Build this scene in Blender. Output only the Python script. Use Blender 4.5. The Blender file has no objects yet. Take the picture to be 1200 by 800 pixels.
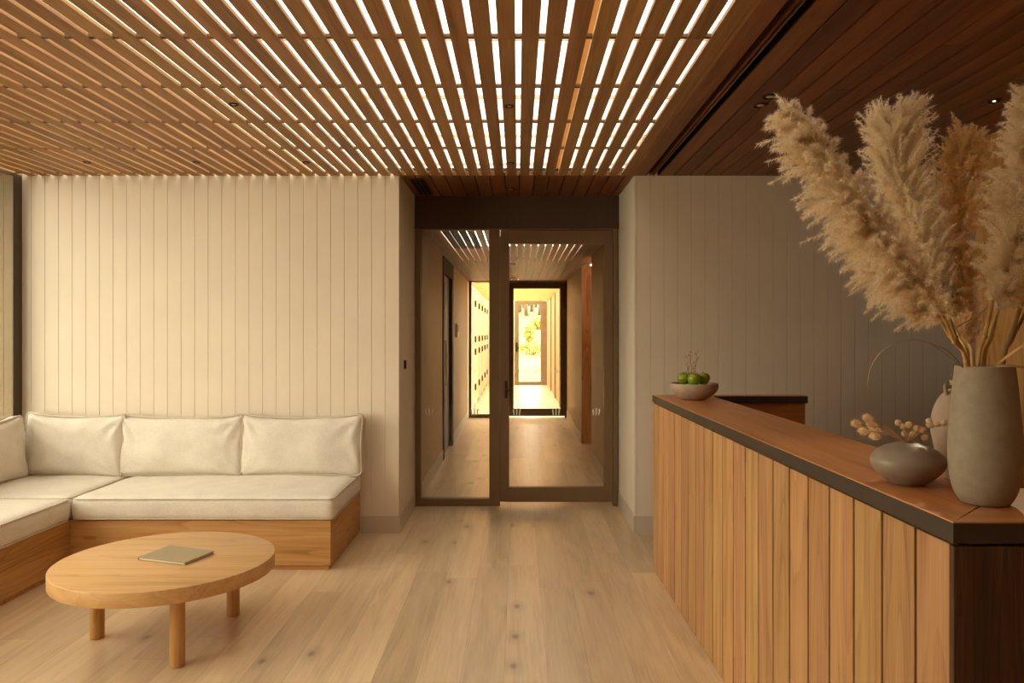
import bpy, bmesh, math, random
import numpy as np
from mathutils import Vector, Matrix

random.seed(7)
RNG = np.random.default_rng(11)
SC = bpy.context.scene
COL = SC.collection
PI = math.pi

# ------------------------------------------------------------------ basics
F, CU, CV, EYE = 900.0, 607.0, 389.0, 1.5
def at(u, v, Y):
    return Vector(((u - CU) / F * Y, Y, EYE - (v - CV) / F * Y))

def lin(r, g, b):
    def c(x):
        x /= 255.0
        return x / 12.92 if x <= 0.04045 else ((x + 0.055) / 1.055) ** 2.4
    return (c(r), c(g), c(b), 1.0)

class MB:
    """collects verts and faces (with material slot index) for one mesh"""
    def __init__(self):
        self.v, self.f, self.m = [], [], []
    def add(self, vs, fs, mi=0):
        b = len(self.v)
        self.v.extend(tuple(p) for p in vs)
        for f in fs:
            self.f.append(tuple(b + i for i in f)); self.m.append(mi)
    def box(self, x0, x1, y0, y1, z0, z1, mi=0):
        vs = [(x0,y0,z0),(x1,y0,z0),(x1,y1,z0),(x0,y1,z0),(x0,y0,z1),(x1,y0,z1),(x1,y1,z1),(x0,y1,z1)]
        self.add(vs, [(0,3,2,1),(4,5,6,7),(0,1,5,4),(1,2,6,5),(2,3,7,6),(3,0,4,7)], mi)
        return self
    def prism(self, poly, z0, z1, mi=0):
        n = len(poly)
        vs = [(x,y,z0) for x,y in poly] + [(x,y,z1) for x,y in poly]
        fs = [tuple(reversed(range(n))), tuple(range(n,2*n))]
        fs += [(i,(i+1)%n,n+(i+1)%n,n+i) for i in range(n)]
        self.add(vs, fs, mi)
        return self
    def tube(self, pts, rad, n=8, mi=0, caps=True):
        pts = [Vector(p) for p in pts]
        if not hasattr(rad, '__len__'): rad = [rad]*len(pts)
        vs, fs = [], []
        up = None
        for i, p in enumerate(pts):
            t = (pts[min(i+1,len(pts)-1)] - pts[max(i-1,0)]).normalized()
            if up is None:
                up = t.orthogonal().normalized()
            up = (up - t*up.dot(t))
            up = up.normalized() if up.length > 1e-6 else t.orthogonal().normalized()
            s = t.cross(up)
            for k in range(n):
                a = 2*PI*k/n
                vs.append(p + (up*math.cos(a) + s*math.sin(a))*rad[i])
        for i in range(len(pts)-1):
            for k in range(n):
                fs.append((i*n+k, i*n+(k+1)%n, (i+1)*n+(k+1)%n, (i+1)*n+k))
        if caps:
            fs.append(tuple(reversed(range(n)))); fs.append(tuple(range((len(pts)-1)*n, len(pts)*n)))
        self.add(vs, fs, mi)
        return self
    def lathe(self, prof, n=48, c=(0,0,0), mi=0):
        vs, fs = [], []
        for r, z in prof:
            for k in range(n):
                a = 2*PI*k/n
                vs.append((c[0]+r*math.cos(a), c[1]+r*math.sin(a), c[2]+z))
        for i in range(len(prof)-1):
            for k in range(n):
                fs.append((i*n+k, i*n+(k+1)%n, (i+1)*n+(k+1)%n, (i+1)*n+k))
        if prof[0][0] > 1e-5: fs.append(tuple(reversed(range(n))))
        if prof[-1][0] > 1e-5: fs.append(tuple(range((len(prof)-1)*n, len(prof)*n)))
        self.add(vs, fs, mi)
        return self
    def ribbon(self, pts, w, side, mi=0):
        """a flat leaf blade with a slight fold"""
        pts = [Vector(p) for p in pts]; side = Vector(side).normalized()
        n = len(pts); vs = []; fs = []
        for i, p in enumerate(pts):
            t = (pts[min(i+1,n-1)] - pts[max(i-1,0)]).normalized()
            s = (side - t*side.dot(t)).normalized()
            k = t.cross(s)
            ww = w[i] if hasattr(w,'__len__') else w
            vs += [p - s*ww + k*ww*.5, p, p + s*ww + k*ww*.5]
        for i in range(n-1):
            a = i*3
            fs += [(a,a+1,a+4,a+3),(a+1,a+2,a+5,a+4)]
        self.add(vs, fs, mi)
        return self
    def build(self, name, mats, parent=None, bevel=0, smooth=False, loc=None, segs=2):
        me = bpy.data.meshes.new(name)
        me.from_pydata(self.v, [], self.f)
        if not isinstance(mats, (list, tuple)): mats = [mats]
        for m in mats: me.materials.append(m)
        me.polygons.foreach_set('material_index', self.m)
        bm = bmesh.new(); bm.from_mesh(me)
        bmesh.ops.remove_doubles(bm, verts=bm.verts, dist=1e-6)
        bmesh.ops.recalc_face_normals(bm, faces=bm.faces)
        if bevel:
            es = [e for e in bm.edges if len(e.link_faces) == 2 and e.calc_face_angle(0) > 0.5]
            bmesh.ops.bevel(bm, geom=es, offset=bevel, segments=segs, affect='EDGES', profile=0.5, clamp_overlap=True)
        bm.to_mesh(me); bm.free()
        if smooth:
            me.polygons.foreach_set('use_smooth', [True]*len(me.polygons))
            if smooth != 'all':
                me.set_sharp_from_angle(angle=math.radians(40))
        return link(name, me, parent, loc)

def link(name, me, parent=None, loc=None):
    o = bpy.data.objects.new(name, me)
    COL.objects.link(o)
    if loc is not None: o.location = loc
    if parent is not None:
        o.parent = parent
        # geometry is given in world space unless loc is set: undo the parent's own place
        if loc is None:
            o.matrix_parent_inverse = Matrix.Translation(parent.location).inverted()
    return o

def struct(o):
    o['kind'] = 'structure'
    return o

def tag(o, label, cat, group=None, kind=None):
    o['label'] = label; o['category'] = cat
    if group: o['group'] = group
    if kind: o['kind'] = kind
    return o

def thing(name, label, cat, loc=(0,0,0), group=None):
    o = bpy.data.objects.new(name, None); COL.objects.link(o)
    o.location = loc; o.empty_display_size = .05
    return tag(o, label, cat, group)

# ------------------------------------------------------------------ materials
def mat_new(name):
    m = bpy.data.materials.new(name); m.use_nodes = True
    nt = m.node_tree; nt.nodes.clear()
    out = nt.nodes.new('ShaderNodeOutputMaterial')
    b = nt.nodes.new('ShaderNodeBsdfPrincipled')
    nt.links.new(b.outputs[0], out.inputs[0])
    return m, nt, b, out

def N(nt, t, **kw):
    n = nt.nodes.new(t)
    for k, v in kw.items(): setattr(n, k, v)
    return n

def mixc(nt, fac, a, b, blend='MIX'):
    n = N(nt, 'ShaderNodeMix', data_type='RGBA', blend_type=blend)
    for sock, val in ((n.inputs[0], fac), (n.inputs[6], a), (n.inputs[7], b)):
        if hasattr(val, 'links') or isinstance(val, bpy.types.NodeSocket): nt.links.new(val, sock)
        else: sock.default_value = val
    return n.outputs[2]

def mth(nt, op, a, b=0.0, c=0.0):
    n = N(nt, 'ShaderNodeMath', operation=op)
    for i, val in enumerate((a, b, c)):
        if isinstance(val, bpy.types.NodeSocket): nt.links.new(val, n.inputs[i])
        else: n.inputs[i].default_value = val
    return n.outputs[0]

def ramp(nt, fac, stops):
    n = N(nt, 'ShaderNodeValToRGB')
    cr = n.color_ramp
    while len(cr.elements) < len(stops): cr.elements.new(.5)
    for e, (p, c) in zip(cr.elements, stops): e.position = p; e.color = c
    nt.links.new(fac, n.inputs[0])
    return n.outputs[0]

def wood(name, dark, mid, light, axis=1, rough=.5, vary=.25, scale=1.0, bump=.15, rings=.35, spec=.3, hue=None):
    """timber whose grain runs along axis (0 x, 1 y, 2 z); boards that are islands of a mesh each get their own tone and figure"""
    m, nt, b, out = mat_new(name)
    geo = N(nt, 'ShaderNodeNewGeometry'); rnd = geo.outputs['Random Per Island']
    off = N(nt, 'ShaderNodeVectorMath', operation='SCALE'); off.inputs[0].default_value = (31.7, 17.3, 23.9)
    nt.links.new(rnd, off.inputs['Scale'])
    addv = N(nt, 'ShaderNodeVectorMath', operation='ADD')
    nt.links.new(geo.outputs['Position'], addv.inputs[0]); nt.links.new(off.outputs[0], addv.inputs[1])
    mp = N(nt, 'ShaderNodeMapping')
    s = [14.0*scale]*3; s[axis] = .9*scale
    mp.inputs['Scale'].default_value = s
    nt.links.new(addv.outputs[0], mp.inputs[0])
    n1 = N(nt, 'ShaderNodeTexNoise'); n1.inputs['Scale'].default_value = 1.0; n1.inputs['Detail'].default_value = 5; n1.inputs['Distortion'].default_value = .6
    nt.links.new(mp.outputs[0], n1.inputs[0])
    mp2 = N(nt, 'ShaderNodeMapping'); s2 = [150.0*scale]*3; s2[axis] = 3.0*scale
    mp2.inputs['Scale'].default_value = s2
    nt.links.new(addv.outputs[0], mp2.inputs[0])
    n2 = N(nt, 'ShaderNodeTexNoise'); n2.inputs['Scale'].default_value = 1.0; n2.inputs['Detail'].default_value = 3
    nt.links.new(mp2.outputs[0], n2.inputs[0])
    # cathedral figure: bands of a slow noise
    mp3 = N(nt, 'ShaderNodeMapping'); s3 = [5.0*scale]*3; s3[axis] = .55*scale
    mp3.inputs['Scale'].default_value = s3
    nt.links.new(addv.outputs[0], mp3.inputs[0])
    n3 = N(nt, 'ShaderNodeTexNoise'); n3.inputs['Scale'].default_value = 1.0; n3.inputs['Detail'].default_value = 1.5
    nt.links.new(mp3.outputs[0], n3.inputs[0])
    rg = mth(nt, 'FRACT', mth(nt, 'MULTIPLY', n3.outputs[0], 14.0))
    rg = mth(nt, 'MULTIPLY', rg, rg)
    f = mth(nt, 'ADD', mth(nt, 'MULTIPLY', n1.outputs[0], .75), mth(nt, 'MULTIPLY', n2.outputs[0], .45))
    f = mth(nt, 'SUBTRACT', f, mth(nt, 'MULTIPLY', rg, rings*.35))
    col = ramp(nt, f, [(.28, dark), (.52, mid), (.78, light)])
    wn = N(nt, 'ShaderNodeTexWhiteNoise', noise_dimensions='1D'); nt.links.new(mth(nt,'MULTIPLY',rnd,91.7), wn.inputs['W'])
    hsv = N(nt, 'ShaderNodeHueSaturation')
    nt.links.new(col, hsv.inputs['Color'])
    nt.links.new(mth(nt, 'ADD', mth(nt, 'MULTIPLY', rnd, 2*vary), 1-vary), hsv.inputs['Value'])
    nt.links.new(mth(nt, 'ADD', mth(nt, 'MULTIPLY', wn.outputs['Value'], .014), .486), hsv.inputs['Hue'])
    nt.links.new(hsv.outputs[0], b.inputs['Base Color'])
    b.inputs['Roughness'].default_value = rough
    b.inputs['Specular IOR Level'].default_value = spec
    if bump:
        bp = N(nt, 'ShaderNodeBump'); bp.inputs['Strength'].default_value = bump; bp.inputs['Distance'].default_value = .002
        nt.links.new(f, bp.inputs['Height']); nt.links.new(bp.outputs[0], b.inputs['Normal'])
    return m

def plain(name, col, rough=.5, metal=0, noise=.06, nscale=6, bump=0, bscale=200, spec=.5, bdist=.001):
    m, nt, b, out = mat_new(name)
    tc = N(nt, 'ShaderNodeNewGeometry')
    n1 = N(nt, 'ShaderNodeTexNoise'); n1.inputs['Scale'].default_value = nscale; n1.inputs['Detail'].default_value = 4
    nt.links.new(tc.outputs['Position'], n1.inputs[0])
    lo = tuple(c*(1-noise) for c in col[:3]) + (1,); hi = tuple(min(1, c*(1+noise)) for c in col[:3]) + (1,)
    nt.links.new(ramp(nt, n1.outputs[0], [(.3, lo), (.7, hi)]), b.inputs['Base Color'])
    b.inputs['Roughness'].default_value = rough; b.inputs['Metallic'].default_value = metal
    b.inputs['Specular IOR Level'].default_value = spec
    if bump:
        n2 = N(nt, 'ShaderNodeTexNoise'); n2.inputs['Scale'].default_value = bscale; n2.inputs['Detail'].default_value = 3
        nt.links.new(tc.outputs['Position'], n2.inputs[0])
        bp = N(nt, 'ShaderNodeBump'); bp.inputs['Strength'].default_value = bump; bp.inputs['Distance'].default_value = bdist
        nt.links.new(n2.outputs[0], bp.inputs['Height']); nt.links.new(bp.outputs[0], b.inputs['Normal'])
    return m

def glass_mat(name, tint=(1,1,1,1), refl=1.0):
    m = bpy.data.materials.new(name); m.use_nodes = True
    nt = m.node_tree; nt.nodes.clear()
    out = N(nt, 'ShaderNodeOutputMaterial'); tr = N(nt, 'ShaderNodeBsdfTransparent'); gl = N(nt, 'ShaderNodeBsdfGlossy')
    tr.inputs[0].default_value = tint; gl.inputs['Roughness'].default_value = .01
    fr = N(nt, 'ShaderNodeFresnel'); geo = N(nt, 'ShaderNodeNewGeometry')
    # same faint reflection on both faces of the pane
    nt.links.new(mth(nt, 'SUBTRACT', 1.45, mth(nt, 'MULTIPLY', geo.outputs['Backfacing'], 1.45-1/1.45)), fr.inputs[0])
    mx = N(nt, 'ShaderNodeMixShader')
    nt.links.new(mth(nt, 'MULTIPLY', fr.outputs[0], refl), mx.inputs[0])
    nt.links.new(tr.outputs[0], mx.inputs[1]); nt.links.new(gl.outputs[0], mx.inputs[2]); nt.links.new(mx.outputs[0], out.inputs[0])
    return m

def floor_mat(name):
    m, nt, b, out = mat_new(name)
    geo = N(nt, 'ShaderNodeNewGeometry')
    sx = N(nt, 'ShaderNodeSeparateXYZ'); nt.links.new(geo.outputs['Position'], sx.inputs[0])
    WD, LN = .19, 2.1
    px = mth(nt, 'DIVIDE', mth(nt,'ADD',sx.outputs[0],50.03), WD)
    ix = mth(nt, 'FLOOR', px); fx = mth(nt, 'FRACT', px)
    wr = N(nt, 'ShaderNodeTexWhiteNoise', noise_dimensions='1D'); nt.links.new(ix, wr.inputs['W'])
    py = mth(nt, 'DIVIDE', mth(nt, 'ADD', sx.outputs[1], mth(nt,'ADD', mth(nt, 'MULTIPLY', wr.outputs['Value'], 9.0), 40)), LN)
    iy = mth(nt, 'FLOOR', py); fy = mth(nt, 'FRACT', py)
    cid = N(nt, 'ShaderNodeCombineXYZ'); nt.links.new(ix, cid.inputs[0]); nt.links.new(iy, cid.inputs[1])
    wb = N(nt, 'ShaderNodeTexWhiteNoise', noise_dimensions='2D'); nt.links.new(cid.outputs[0], wb.inputs['Vector'])
    off = N(nt, 'ShaderNodeVectorMath', operation='SCALE'); nt.links.new(wb.outputs['Color'], off.inputs[0]); off.inputs['Scale'].default_value = 40
    ad = N(nt, 'ShaderNodeVectorMath', operation='ADD'); nt.links.new(geo.outputs['Position'], ad.inputs[0]); nt.links.new(off.outputs[0], ad.inputs[1])
    def noise(sc, detail=4, dist=0.0):
        mp = N(nt, 'ShaderNodeMapping'); mp.inputs['Scale'].default_value = sc; nt.links.new(ad.outputs[0], mp.inputs[0])
        n = N(nt, 'ShaderNodeTexNoise'); n.inputs['Scale'].default_value = 1; n.inputs['Detail'].default_value = detail; n.inputs['Distortion'].default_value = dist
        nt.links.new(mp.outputs[0], n.inputs[0]); return n.outputs[0]
    g1 = noise((10, 1.1, 1), 5, .8); g2 = noise((120, 4, 1), 3)
    f = mth(nt, 'ADD', mth(nt,'MULTIPLY',g1,.7), mth(nt,'MULTIPLY',g2,.4))
    col = ramp(nt, f, [(.3, lin(178,152,120)), (.55, lin(206,180,144)), (.8, lin(219,196,160))])
    # knots
    mpk = N(nt, 'ShaderNodeMapping'); mpk.inputs['Scale'].default_value = (3.2, 1.7, 1); nt.links.new(ad.outputs[0], mpk.inputs[0])
    vo = N(nt, 'ShaderNodeTexVoronoi', voronoi_dimensions='2D'); vo.inputs['Scale'].default_value = 1.0; nt.links.new(mpk.outputs[0], vo.inputs['Vector'])
    wob = mth(nt, 'ADD', vo.outputs['Distance'], mth(nt,'MULTIPLY', mth(nt,'SUBTRACT',g1,.5), .05))
    vsep = N(nt, 'ShaderNodeSeparateColor'); nt.links.new(vo.outputs['Color'], vsep.inputs[0])
    keep = mth(nt, 'GREATER_THAN', vsep.outputs[0], .70)
    kn = mth(nt, 'MULTIPLY', ramp(nt, wob, [(.02,(1,1,1,1)),(.07,(.3,.3,.3,1)),(.2,(0,0,0,1))]), keep)
    col = mixc(nt, mth(nt,'MULTIPLY',kn,.7), col, lin(112,80,58))
    hsv = N(nt, 'ShaderNodeHueSaturation'); nt.links.new(col, hsv.inputs['Color'])
    nt.links.new(mth(nt,'ADD', mth(nt,'MULTIPLY',wb.outputs['Value'],.24),.87), hsv.inputs['Value'])
    # joints
    ex = mth(nt, 'MINIMUM', fx, mth(nt,'SUBTRACT',1.0,fx)); ey = mth(nt,'MINIMUM', fy, mth(nt,'SUBTRACT',1.0,fy))
    jx = mth(nt, 'LESS_THAN', ex, .0045); jy = mth(nt, 'LESS_THAN', ey, .0006)
    j = mth(nt, 'MAXIMUM', jx, jy)
    col = mixc(nt, mth(nt,'MULTIPLY',j,.45), hsv.outputs[0], lin(110,84,60))
    nt.links.new(col, b.inputs['Base Color'])
    nt.links.new(mth(nt,'ADD', mth(nt,'MULTIPLY',g1,.06), .282), b.inputs['Roughness'])
    b.inputs['Specular IOR Level'].default_value = .5
    bp = N(nt, 'ShaderNodeBump'); bp.inputs['Strength'].default_value = .12; bp.inputs['Distance'].default_value = .001
    nt.links.new(mth(nt,'SUBTRACT', f, j), bp.inputs['Height']); nt.links.new(bp.outputs[0], b.inputs['Normal'])
    return m

def linen_mat(name, col):
    m, nt, b, out = mat_new(name)
    geo = N(nt, 'ShaderNodeNewGeometry')
    n1 = N(nt, 'ShaderNodeTexNoise'); n1.inputs['Scale'].default_value = 7; n1.inputs['Detail'].default_value = 3
    nt.links.new(geo.outputs['Position'], n1.inputs[0])
    mp = N(nt, 'ShaderNodeMapping'); mp.inputs['Scale'].default_value = (260, 260, 90); nt.links.new(geo.outputs['Position'], mp.inputs[0])
    n2 = N(nt, 'ShaderNodeTexNoise'); n2.inputs['Scale'].default_value = 1; n2.inputs['Detail'].default_value = 2; nt.links.new(mp.outputs[0], n2.inputs[0])
    mp3 = N(nt, 'ShaderNodeMapping'); mp3.inputs['Scale'].default_value = (80, 80, 330); nt.links.new(geo.outputs['Position'], mp3.inputs[0])
    n3 = N(nt, 'ShaderNodeTexNoise'); n3.inputs['Scale'].default_value = 1; n3.inputs['Detail'].default_value = 2; nt.links.new(mp3.outputs[0], n3.inputs[0])
    h = mth(nt,'ADD', n2.outputs[0], n3.outputs[0])
    f = mth(nt,'ADD', mth(nt,'MULTIPLY',n1.outputs[0],.35), mth(nt,'MULTIPLY',h,.32))
    lo = tuple(c*.8 for c in col[:3])+(1,); hi = tuple(min(1,c*1.12) for c in col[:3])+(1,)
    nt.links.new(ramp(nt, f, [(.3,lo),(.68,hi)]), b.inputs['Base Color'])
    b.inputs['Roughness'].default_value = .9; b.inputs['Specular IOR Level'].default_value = .15
    b.inputs['Sheen Weight'].default_value = .15
    bp = N(nt, 'ShaderNodeBump'); bp.inputs['Strength'].default_value = .35; bp.inputs['Distance'].default_value = .002
    nt.links.new(h, bp.inputs['Height']); nt.links.new(bp.outputs[0], b.inputs['Normal'])
    return m

def fluff_mat(name, dark, light, trans=.35):
    m = bpy.data.materials.new(name); m.use_nodes = True
    nt = m.node_tree; nt.nodes.clear()
    out = N(nt, 'ShaderNodeOutputMaterial'); d = N(nt, 'ShaderNodeBsdfDiffuse'); t = N(nt, 'ShaderNodeBsdfTranslucent'); mx = N(nt, 'ShaderNodeMixShader')
    geo = N(nt, 'ShaderNodeNewGeometry')
    n1 = N(nt, 'ShaderNodeTexNoise'); n1.inputs['Scale'].default_value = 22; n1.inputs['Detail'].default_value = 4
    nt.links.new(geo.outputs['Position'], n1.inputs[0])
    wn = N(nt, 'ShaderNodeTexWhiteNoise', noise_dimensions='1D'); nt.links.new(mth(nt,'MULTIPLY',geo.outputs['Random Per Island'],313.3), wn.inputs['W'])
    f = mth(nt,'ADD', mth(nt,'MULTIPLY',n1.outputs[0],.7), mth(nt,'MULTIPLY',wn.outputs['Value'],.3))
    c = ramp(nt, f, [(.3,dark),(.7,light)])
    nt.links.new(c, d.inputs[0]); nt.links.new(c, t.inputs[0]); mx.inputs[0].default_value = trans
    nt.links.new(d.outputs[0], mx.inputs[1]); nt.links.new(t.outputs[0], mx.inputs[2]); nt.links.new(mx.outputs[0], out.inputs[0])
    return m

def emit_mat(name, col, s):
    m = bpy.data.materials.new(name); m.use_nodes = True
    nt = m.node_tree; nt.nodes.clear()
    out = N(nt, 'ShaderNodeOutputMaterial'); e = N(nt, 'ShaderNodeEmission'); e.inputs[0].default_value = col; e.inputs[1].default_value = s
    nt.links.new(e.outputs[0], out.inputs[0]); return m

M = {}
M['floor'] = floor_mat('pale oak floor')
M['paint'] = plain('warm white wall paint', lin(222,211,190), .55, noise=.03, nscale=3, bump=.05, bscale=120, spec=.3)
M['base'] = plain('taupe skirting paint', lin(196,182,163), .5, noise=.03, spec=.3)
M['ext'] = plain('cream outside boards', lin(206,188,150), .7, noise=.08)
M['outboard'] = plain('shade-darkened outside boards', lin(134,117,86), .7, noise=.08)  # cream boards, darkened in the colour to stand in for shade
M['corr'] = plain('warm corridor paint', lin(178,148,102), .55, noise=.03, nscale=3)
M['slat'] = wood('cedar slat', lin(100,73,41), lin(146,111,66), lin(172,137,87), axis=1, rough=.55, vary=.16, rings=.12)
M['spacer'] = plain('dark timber spacer', lin(104,82,60), .8)
M['pine'] = plain('pale rafter', lin(240,214,172), .7)
M['cedar'] = wood('dark cedar ceiling board', lin(74,44,20), lin(108,68,32), lin(132,88,46), axis=1, rough=.45, vary=.25, rings=.2)
M['clad'] = wood('cedar cladding', lin(140,104,62), lin(178,138,88), lin(196,158,106), axis=2, rough=.6, vary=.13, rings=.4, bump=.3)
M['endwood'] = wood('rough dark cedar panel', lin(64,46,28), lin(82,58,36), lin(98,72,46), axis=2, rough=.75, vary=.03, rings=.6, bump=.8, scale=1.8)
M['top_y'] = wood('oiled oak top', lin(168,112,52), lin(202,146,76), lin(214,160,90), axis=1, rough=.32, vary=.06, rings=.3, spec=.5)
M['top_x'] = wood('oiled oak top crossways', lin(164,114,56), lin(198,146,82), lin(210,160,94), axis=0, rough=.32, vary=.06, rings=.3, spec=.5)
M['oak_x'] = wood('sofa oak lengthways', lin(158,116,62), lin(192,148,88), lin(206,166,106), axis=0, rough=.5, vary=.05, rings=.5)
M['oak_y'] = wood('sofa oak crossways', lin(150,108,56), lin(184,140,82), lin(200,158,100), axis=1, rough=.5, vary=.05, rings=.5)
M['table'] = wood('table oak', lin(172,136,78), lin(202,166,104), lin(212,178,120), axis=0, rough=.42, vary=.04, rings=.35)
M['tleg'] = wood('table leg oak', lin(156,114,60), lin(190,148,88), lin(204,164,106), axis=2, rough=.45, vary=.04)
M['wallwood'] = wood('oak wall panel', lin(140,98,50), lin(180,132,74), lin(196,150,92), axis=2, rough=.5, vary=.1, rings=.5)
M['bronze'] = plain('bronze frame', lin(116,91,63), .45, .0, noise=.05)
M['bronze2'] = plain('dark brown lintel', lin(72,56,40), .5, 0, noise=.06)
M['edge'] = plain('dark bronze edge band', lin(66,58,46), .42, .2, noise=.06, bump=.1, bscale=300)
M['black'] = plain('matt black', lin(22,18,15), .6, noise=.1, spec=.15)
M['backing'] = plain('dark backing', lin(44,22,12), .9, noise=.1)
M['linen'] = linen_mat('oatmeal linen', lin(224,217,203))
M['pipe'] = linen_mat('oatmeal linen welt', lin(204,192,170))
M['clay'] = plain('grey stoneware', lin(150,139,119), .62, noise=.1, nscale=40, bump=.35, bscale=420, spec=.35)
M['clay2'] = plain('smooth taupe stoneware', lin(142,130,113), .36, noise=.06, nscale=20, bump=.08, bscale=300, spec=.5)
M['clay3'] = plain('pale pink clay', lin(172,150,128), .7, noise=.08, nscale=30)
M['bowl'] = plain('sandy ceramic', lin(176,156,134), .6, noise=.1, nscale=30, bump=.15, bscale=250)
M['glass'] = glass_mat('clear glass', (.97,.97,.95,1))
M['skyglass'] = glass_mat('toned roof glass', (.57,.56,.545,1))
M['winglass'] = glass_mat('toned window glass', (.635,.635,.62,1))
M['motif'] = plain('white glass decal', lin(236,232,222), .6, noise=.02)
M['apple'] = plain('green apple skin', lin(136,160,26), .35, noise=.3, nscale=25, spec=.5)
M['twig'] = plain('apple stalk', lin(90,66,36), .8)
M['straw'] = plain('dry straw stem', lin(196,160,96), .6, noise=.2, nscale=30)
M['straw2'] = plain('dull dry stem', lin(150,122,74), .7, noise=.25, nscale=30)
M['leafdry'] = plain('dry leaf', lin(176,144,104), .7, noise=.3, nscale=30)
M['plume'] = fluff_mat('pampas fluff', lin(240,226,196), lin(254,247,230), .6)
M['plume2'] = fluff_mat('golden pampas fluff', lin(238,212,166), lin(252,236,198), .6)
M['bunny'] = fluff_mat('bunny tail fluff', lin(226,200,160), lin(250,234,204), .45)
M['pod'] = plain('dried pod', lin(206,178,140), .8, noise=.15, nscale=60)
M['book'] = plain('olive grey book cloth', lin(156,142,110), .6, noise=.05, nscale=60, bump=.1, bscale=500)
M['paper'] = plain('book paper', lin(222,208,178), .8)
M['steel'] = plain('dark lamp metal', lin(60,48,38), .35, .6)
M['lens'] = plain('unlit lamp glass', lin(196,176,148), .2, noise=.02)
M['lit'] = emit_mat('lamp glow', (1,.72,.42,1), 6)
M['creamplastic'] = plain('cream plastic', lin(214,196,150), .4)
M['skylightframe'] = plain('white skylight bar', lin(200,190,180), .5)
M['earth'] = plain('dry hillside', lin(150,126,74), .95, noise=.6, nscale=1.6)
M['bark'] = plain('grey bark', lin(86,76,62), .9, noise=.3, nscale=8)
M['leaf'] = plain('bush leaves', lin(140,140,60), .7, noise=.4, nscale=9)
M['paving'] = plain('outside paving', lin(120,108,88), .9, noise=.1)

# ------------------------------------------------------------------ room numbers
ZS, YS = 2.79, 6.5   # skylight
YW = 5.732          # paneled wall
YD = 6.66           # glazed door screen
ZC = 2.666          # ceiling
XL, XPL, XPR, XR = -3.70, -.889, .8695, 2.785
ZK = 2.392          # corridor ceiling
YD2, YD3 = 13.47, 21.8

# floor
struct(MB().box(-3.9, 4.6, -2.7, 23.0, -.12, 0).build('floor', M['floor']))

# grooved board wall: front line A->B, boards of pitch counted back from B, facing normal to the left of B->A
def grooved(name, ax, a0, a1, pitch, face, depth, z0, z1, mat, start=None, gw=.003, gd=.0035):
    """ax 0: boards along x at y=face; ax 1: along y at x=face; depth signed: towards the back of the wall"""
    sgn = 1 if depth > 0 else -1
    s = a0 if start is None else start
    seams = []
    k = math.floor((a0 - s)/pitch)
    while s + k*pitch < a1 - .004:
        if s + k*pitch > a0 + .004: seams.append(s + k*pitch)
        k += 1
    prof = [(a0, face)]
    for q in seams: prof += [(q-gw/2-.0008, face), (q-gw/2, face+sgn*gd), (q+gw/2, face+sgn*gd), (q+gw/2+.0008, face)]
    prof += [(a1, face), (a1, face+depth), (a0, face+depth)]
    b = MB()
    n = len(prof)
    P = [(p if ax == 0 else (p[1], p[0])) for p in prof]
    vs = [(x,y,z0) for x,y in P] + [(x,y,z1) for x,y in P]
    b.add(vs, [(i,(i+1)%n,n+(i+1)%n,n+i) for i in range(n)])
    b.add([vs[0],vs[n-3],vs[n-2],vs[n-1]], [(0,1,2,3)]); b.add([vs[n],vs[2*n-3],vs[2*n-2],vs[2*n-1]], [(0,1,2,3)])
    return struct(b.build(name, mat))

grooved('wall_far_left', 0, XL-.004, XPL, .1016, YW, .12, 0, ZC+.02, M['paint'], start=XPL)
grooved('wall_far_right', 0, XPR, 4.5, .1016, YW, .12, 0, ZC+.3, M['paint'], start=XPR+.12)
struct(MB().box(XPL-.12, XPL, YW+.12, YD+.06, 0, ZC+.03).build('wall_passage_left', M['paint']))
struct(MB().box(XPR, XPR+.12, YW+.12, YD+.06, 0, ZC+.03).build('wall_passage_right', M['paint']))
BH = .128
struct(MB().box(-1.17, XPL+.008, YW-.008, YW, 0, BH).box(XPL, XPL+.008, YW, YD-.06, 0, BH).build('baseboard_left', M['base']))
struct(MB().box(XPR-.008, 4.5, YW-.008, YW, 0, BH).box(XPR-.008, XPR, YW, YD-.06, 0, BH).build('baseboard_right', M['base']))

# oak panelled side wall behind the desk, and rear wall, and far right wall
b = MB()
yy = -2.6
while yy < 4.68:
    y1 = min(yy+.6, 4.68)
    b.box(XR, XR+.12, yy, y1-.004, 0, ZC+.01); yy += .6
struct(b.build('wall_right', M['wallwood']))
struct(MB().box(4.5, 4.62, -2.6, YW+.12, 0, ZC+.3).build('wall_side_room', M['paint']))
struct(MB().box(-3.9, 4.62, -2.72, -2.6, 0, ZC+.5).build('wall_rear', M['wallwood']))

# left glazed wall
WY0 = .3
struct(MB().box(XL-.14, XL, -2.6, WY0, 0, ZC+.6).build('wall_left', M['paint']))
wf = struct(MB().box(XL-.008, XL, YW-.098, YW, 0, ZC).box(XL-.008, XL, WY0, WY0+.08, 0, ZC)
            .box(XL-.008, XL, WY0+.08, YW-.098, ZC-.022, ZC).box(XL-.008, XL, WY0+.08, YW-.098, 0, .08)
            .box(XL-.008, XL, 2.9, 2.97, .08, ZC-.022).build('window_1', M['bronze2'], bevel=.003))
MB().box(XL-.0065, XL-.0025, WY0+.08, 2.9, .08, ZC-.022).build('pane', M['winglass'], wf)
MB().box(XL-.0065, XL-.0025, 2.97, YW-.04, .08, ZC-.022).build('pane', M['winglass'], wf)
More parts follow.
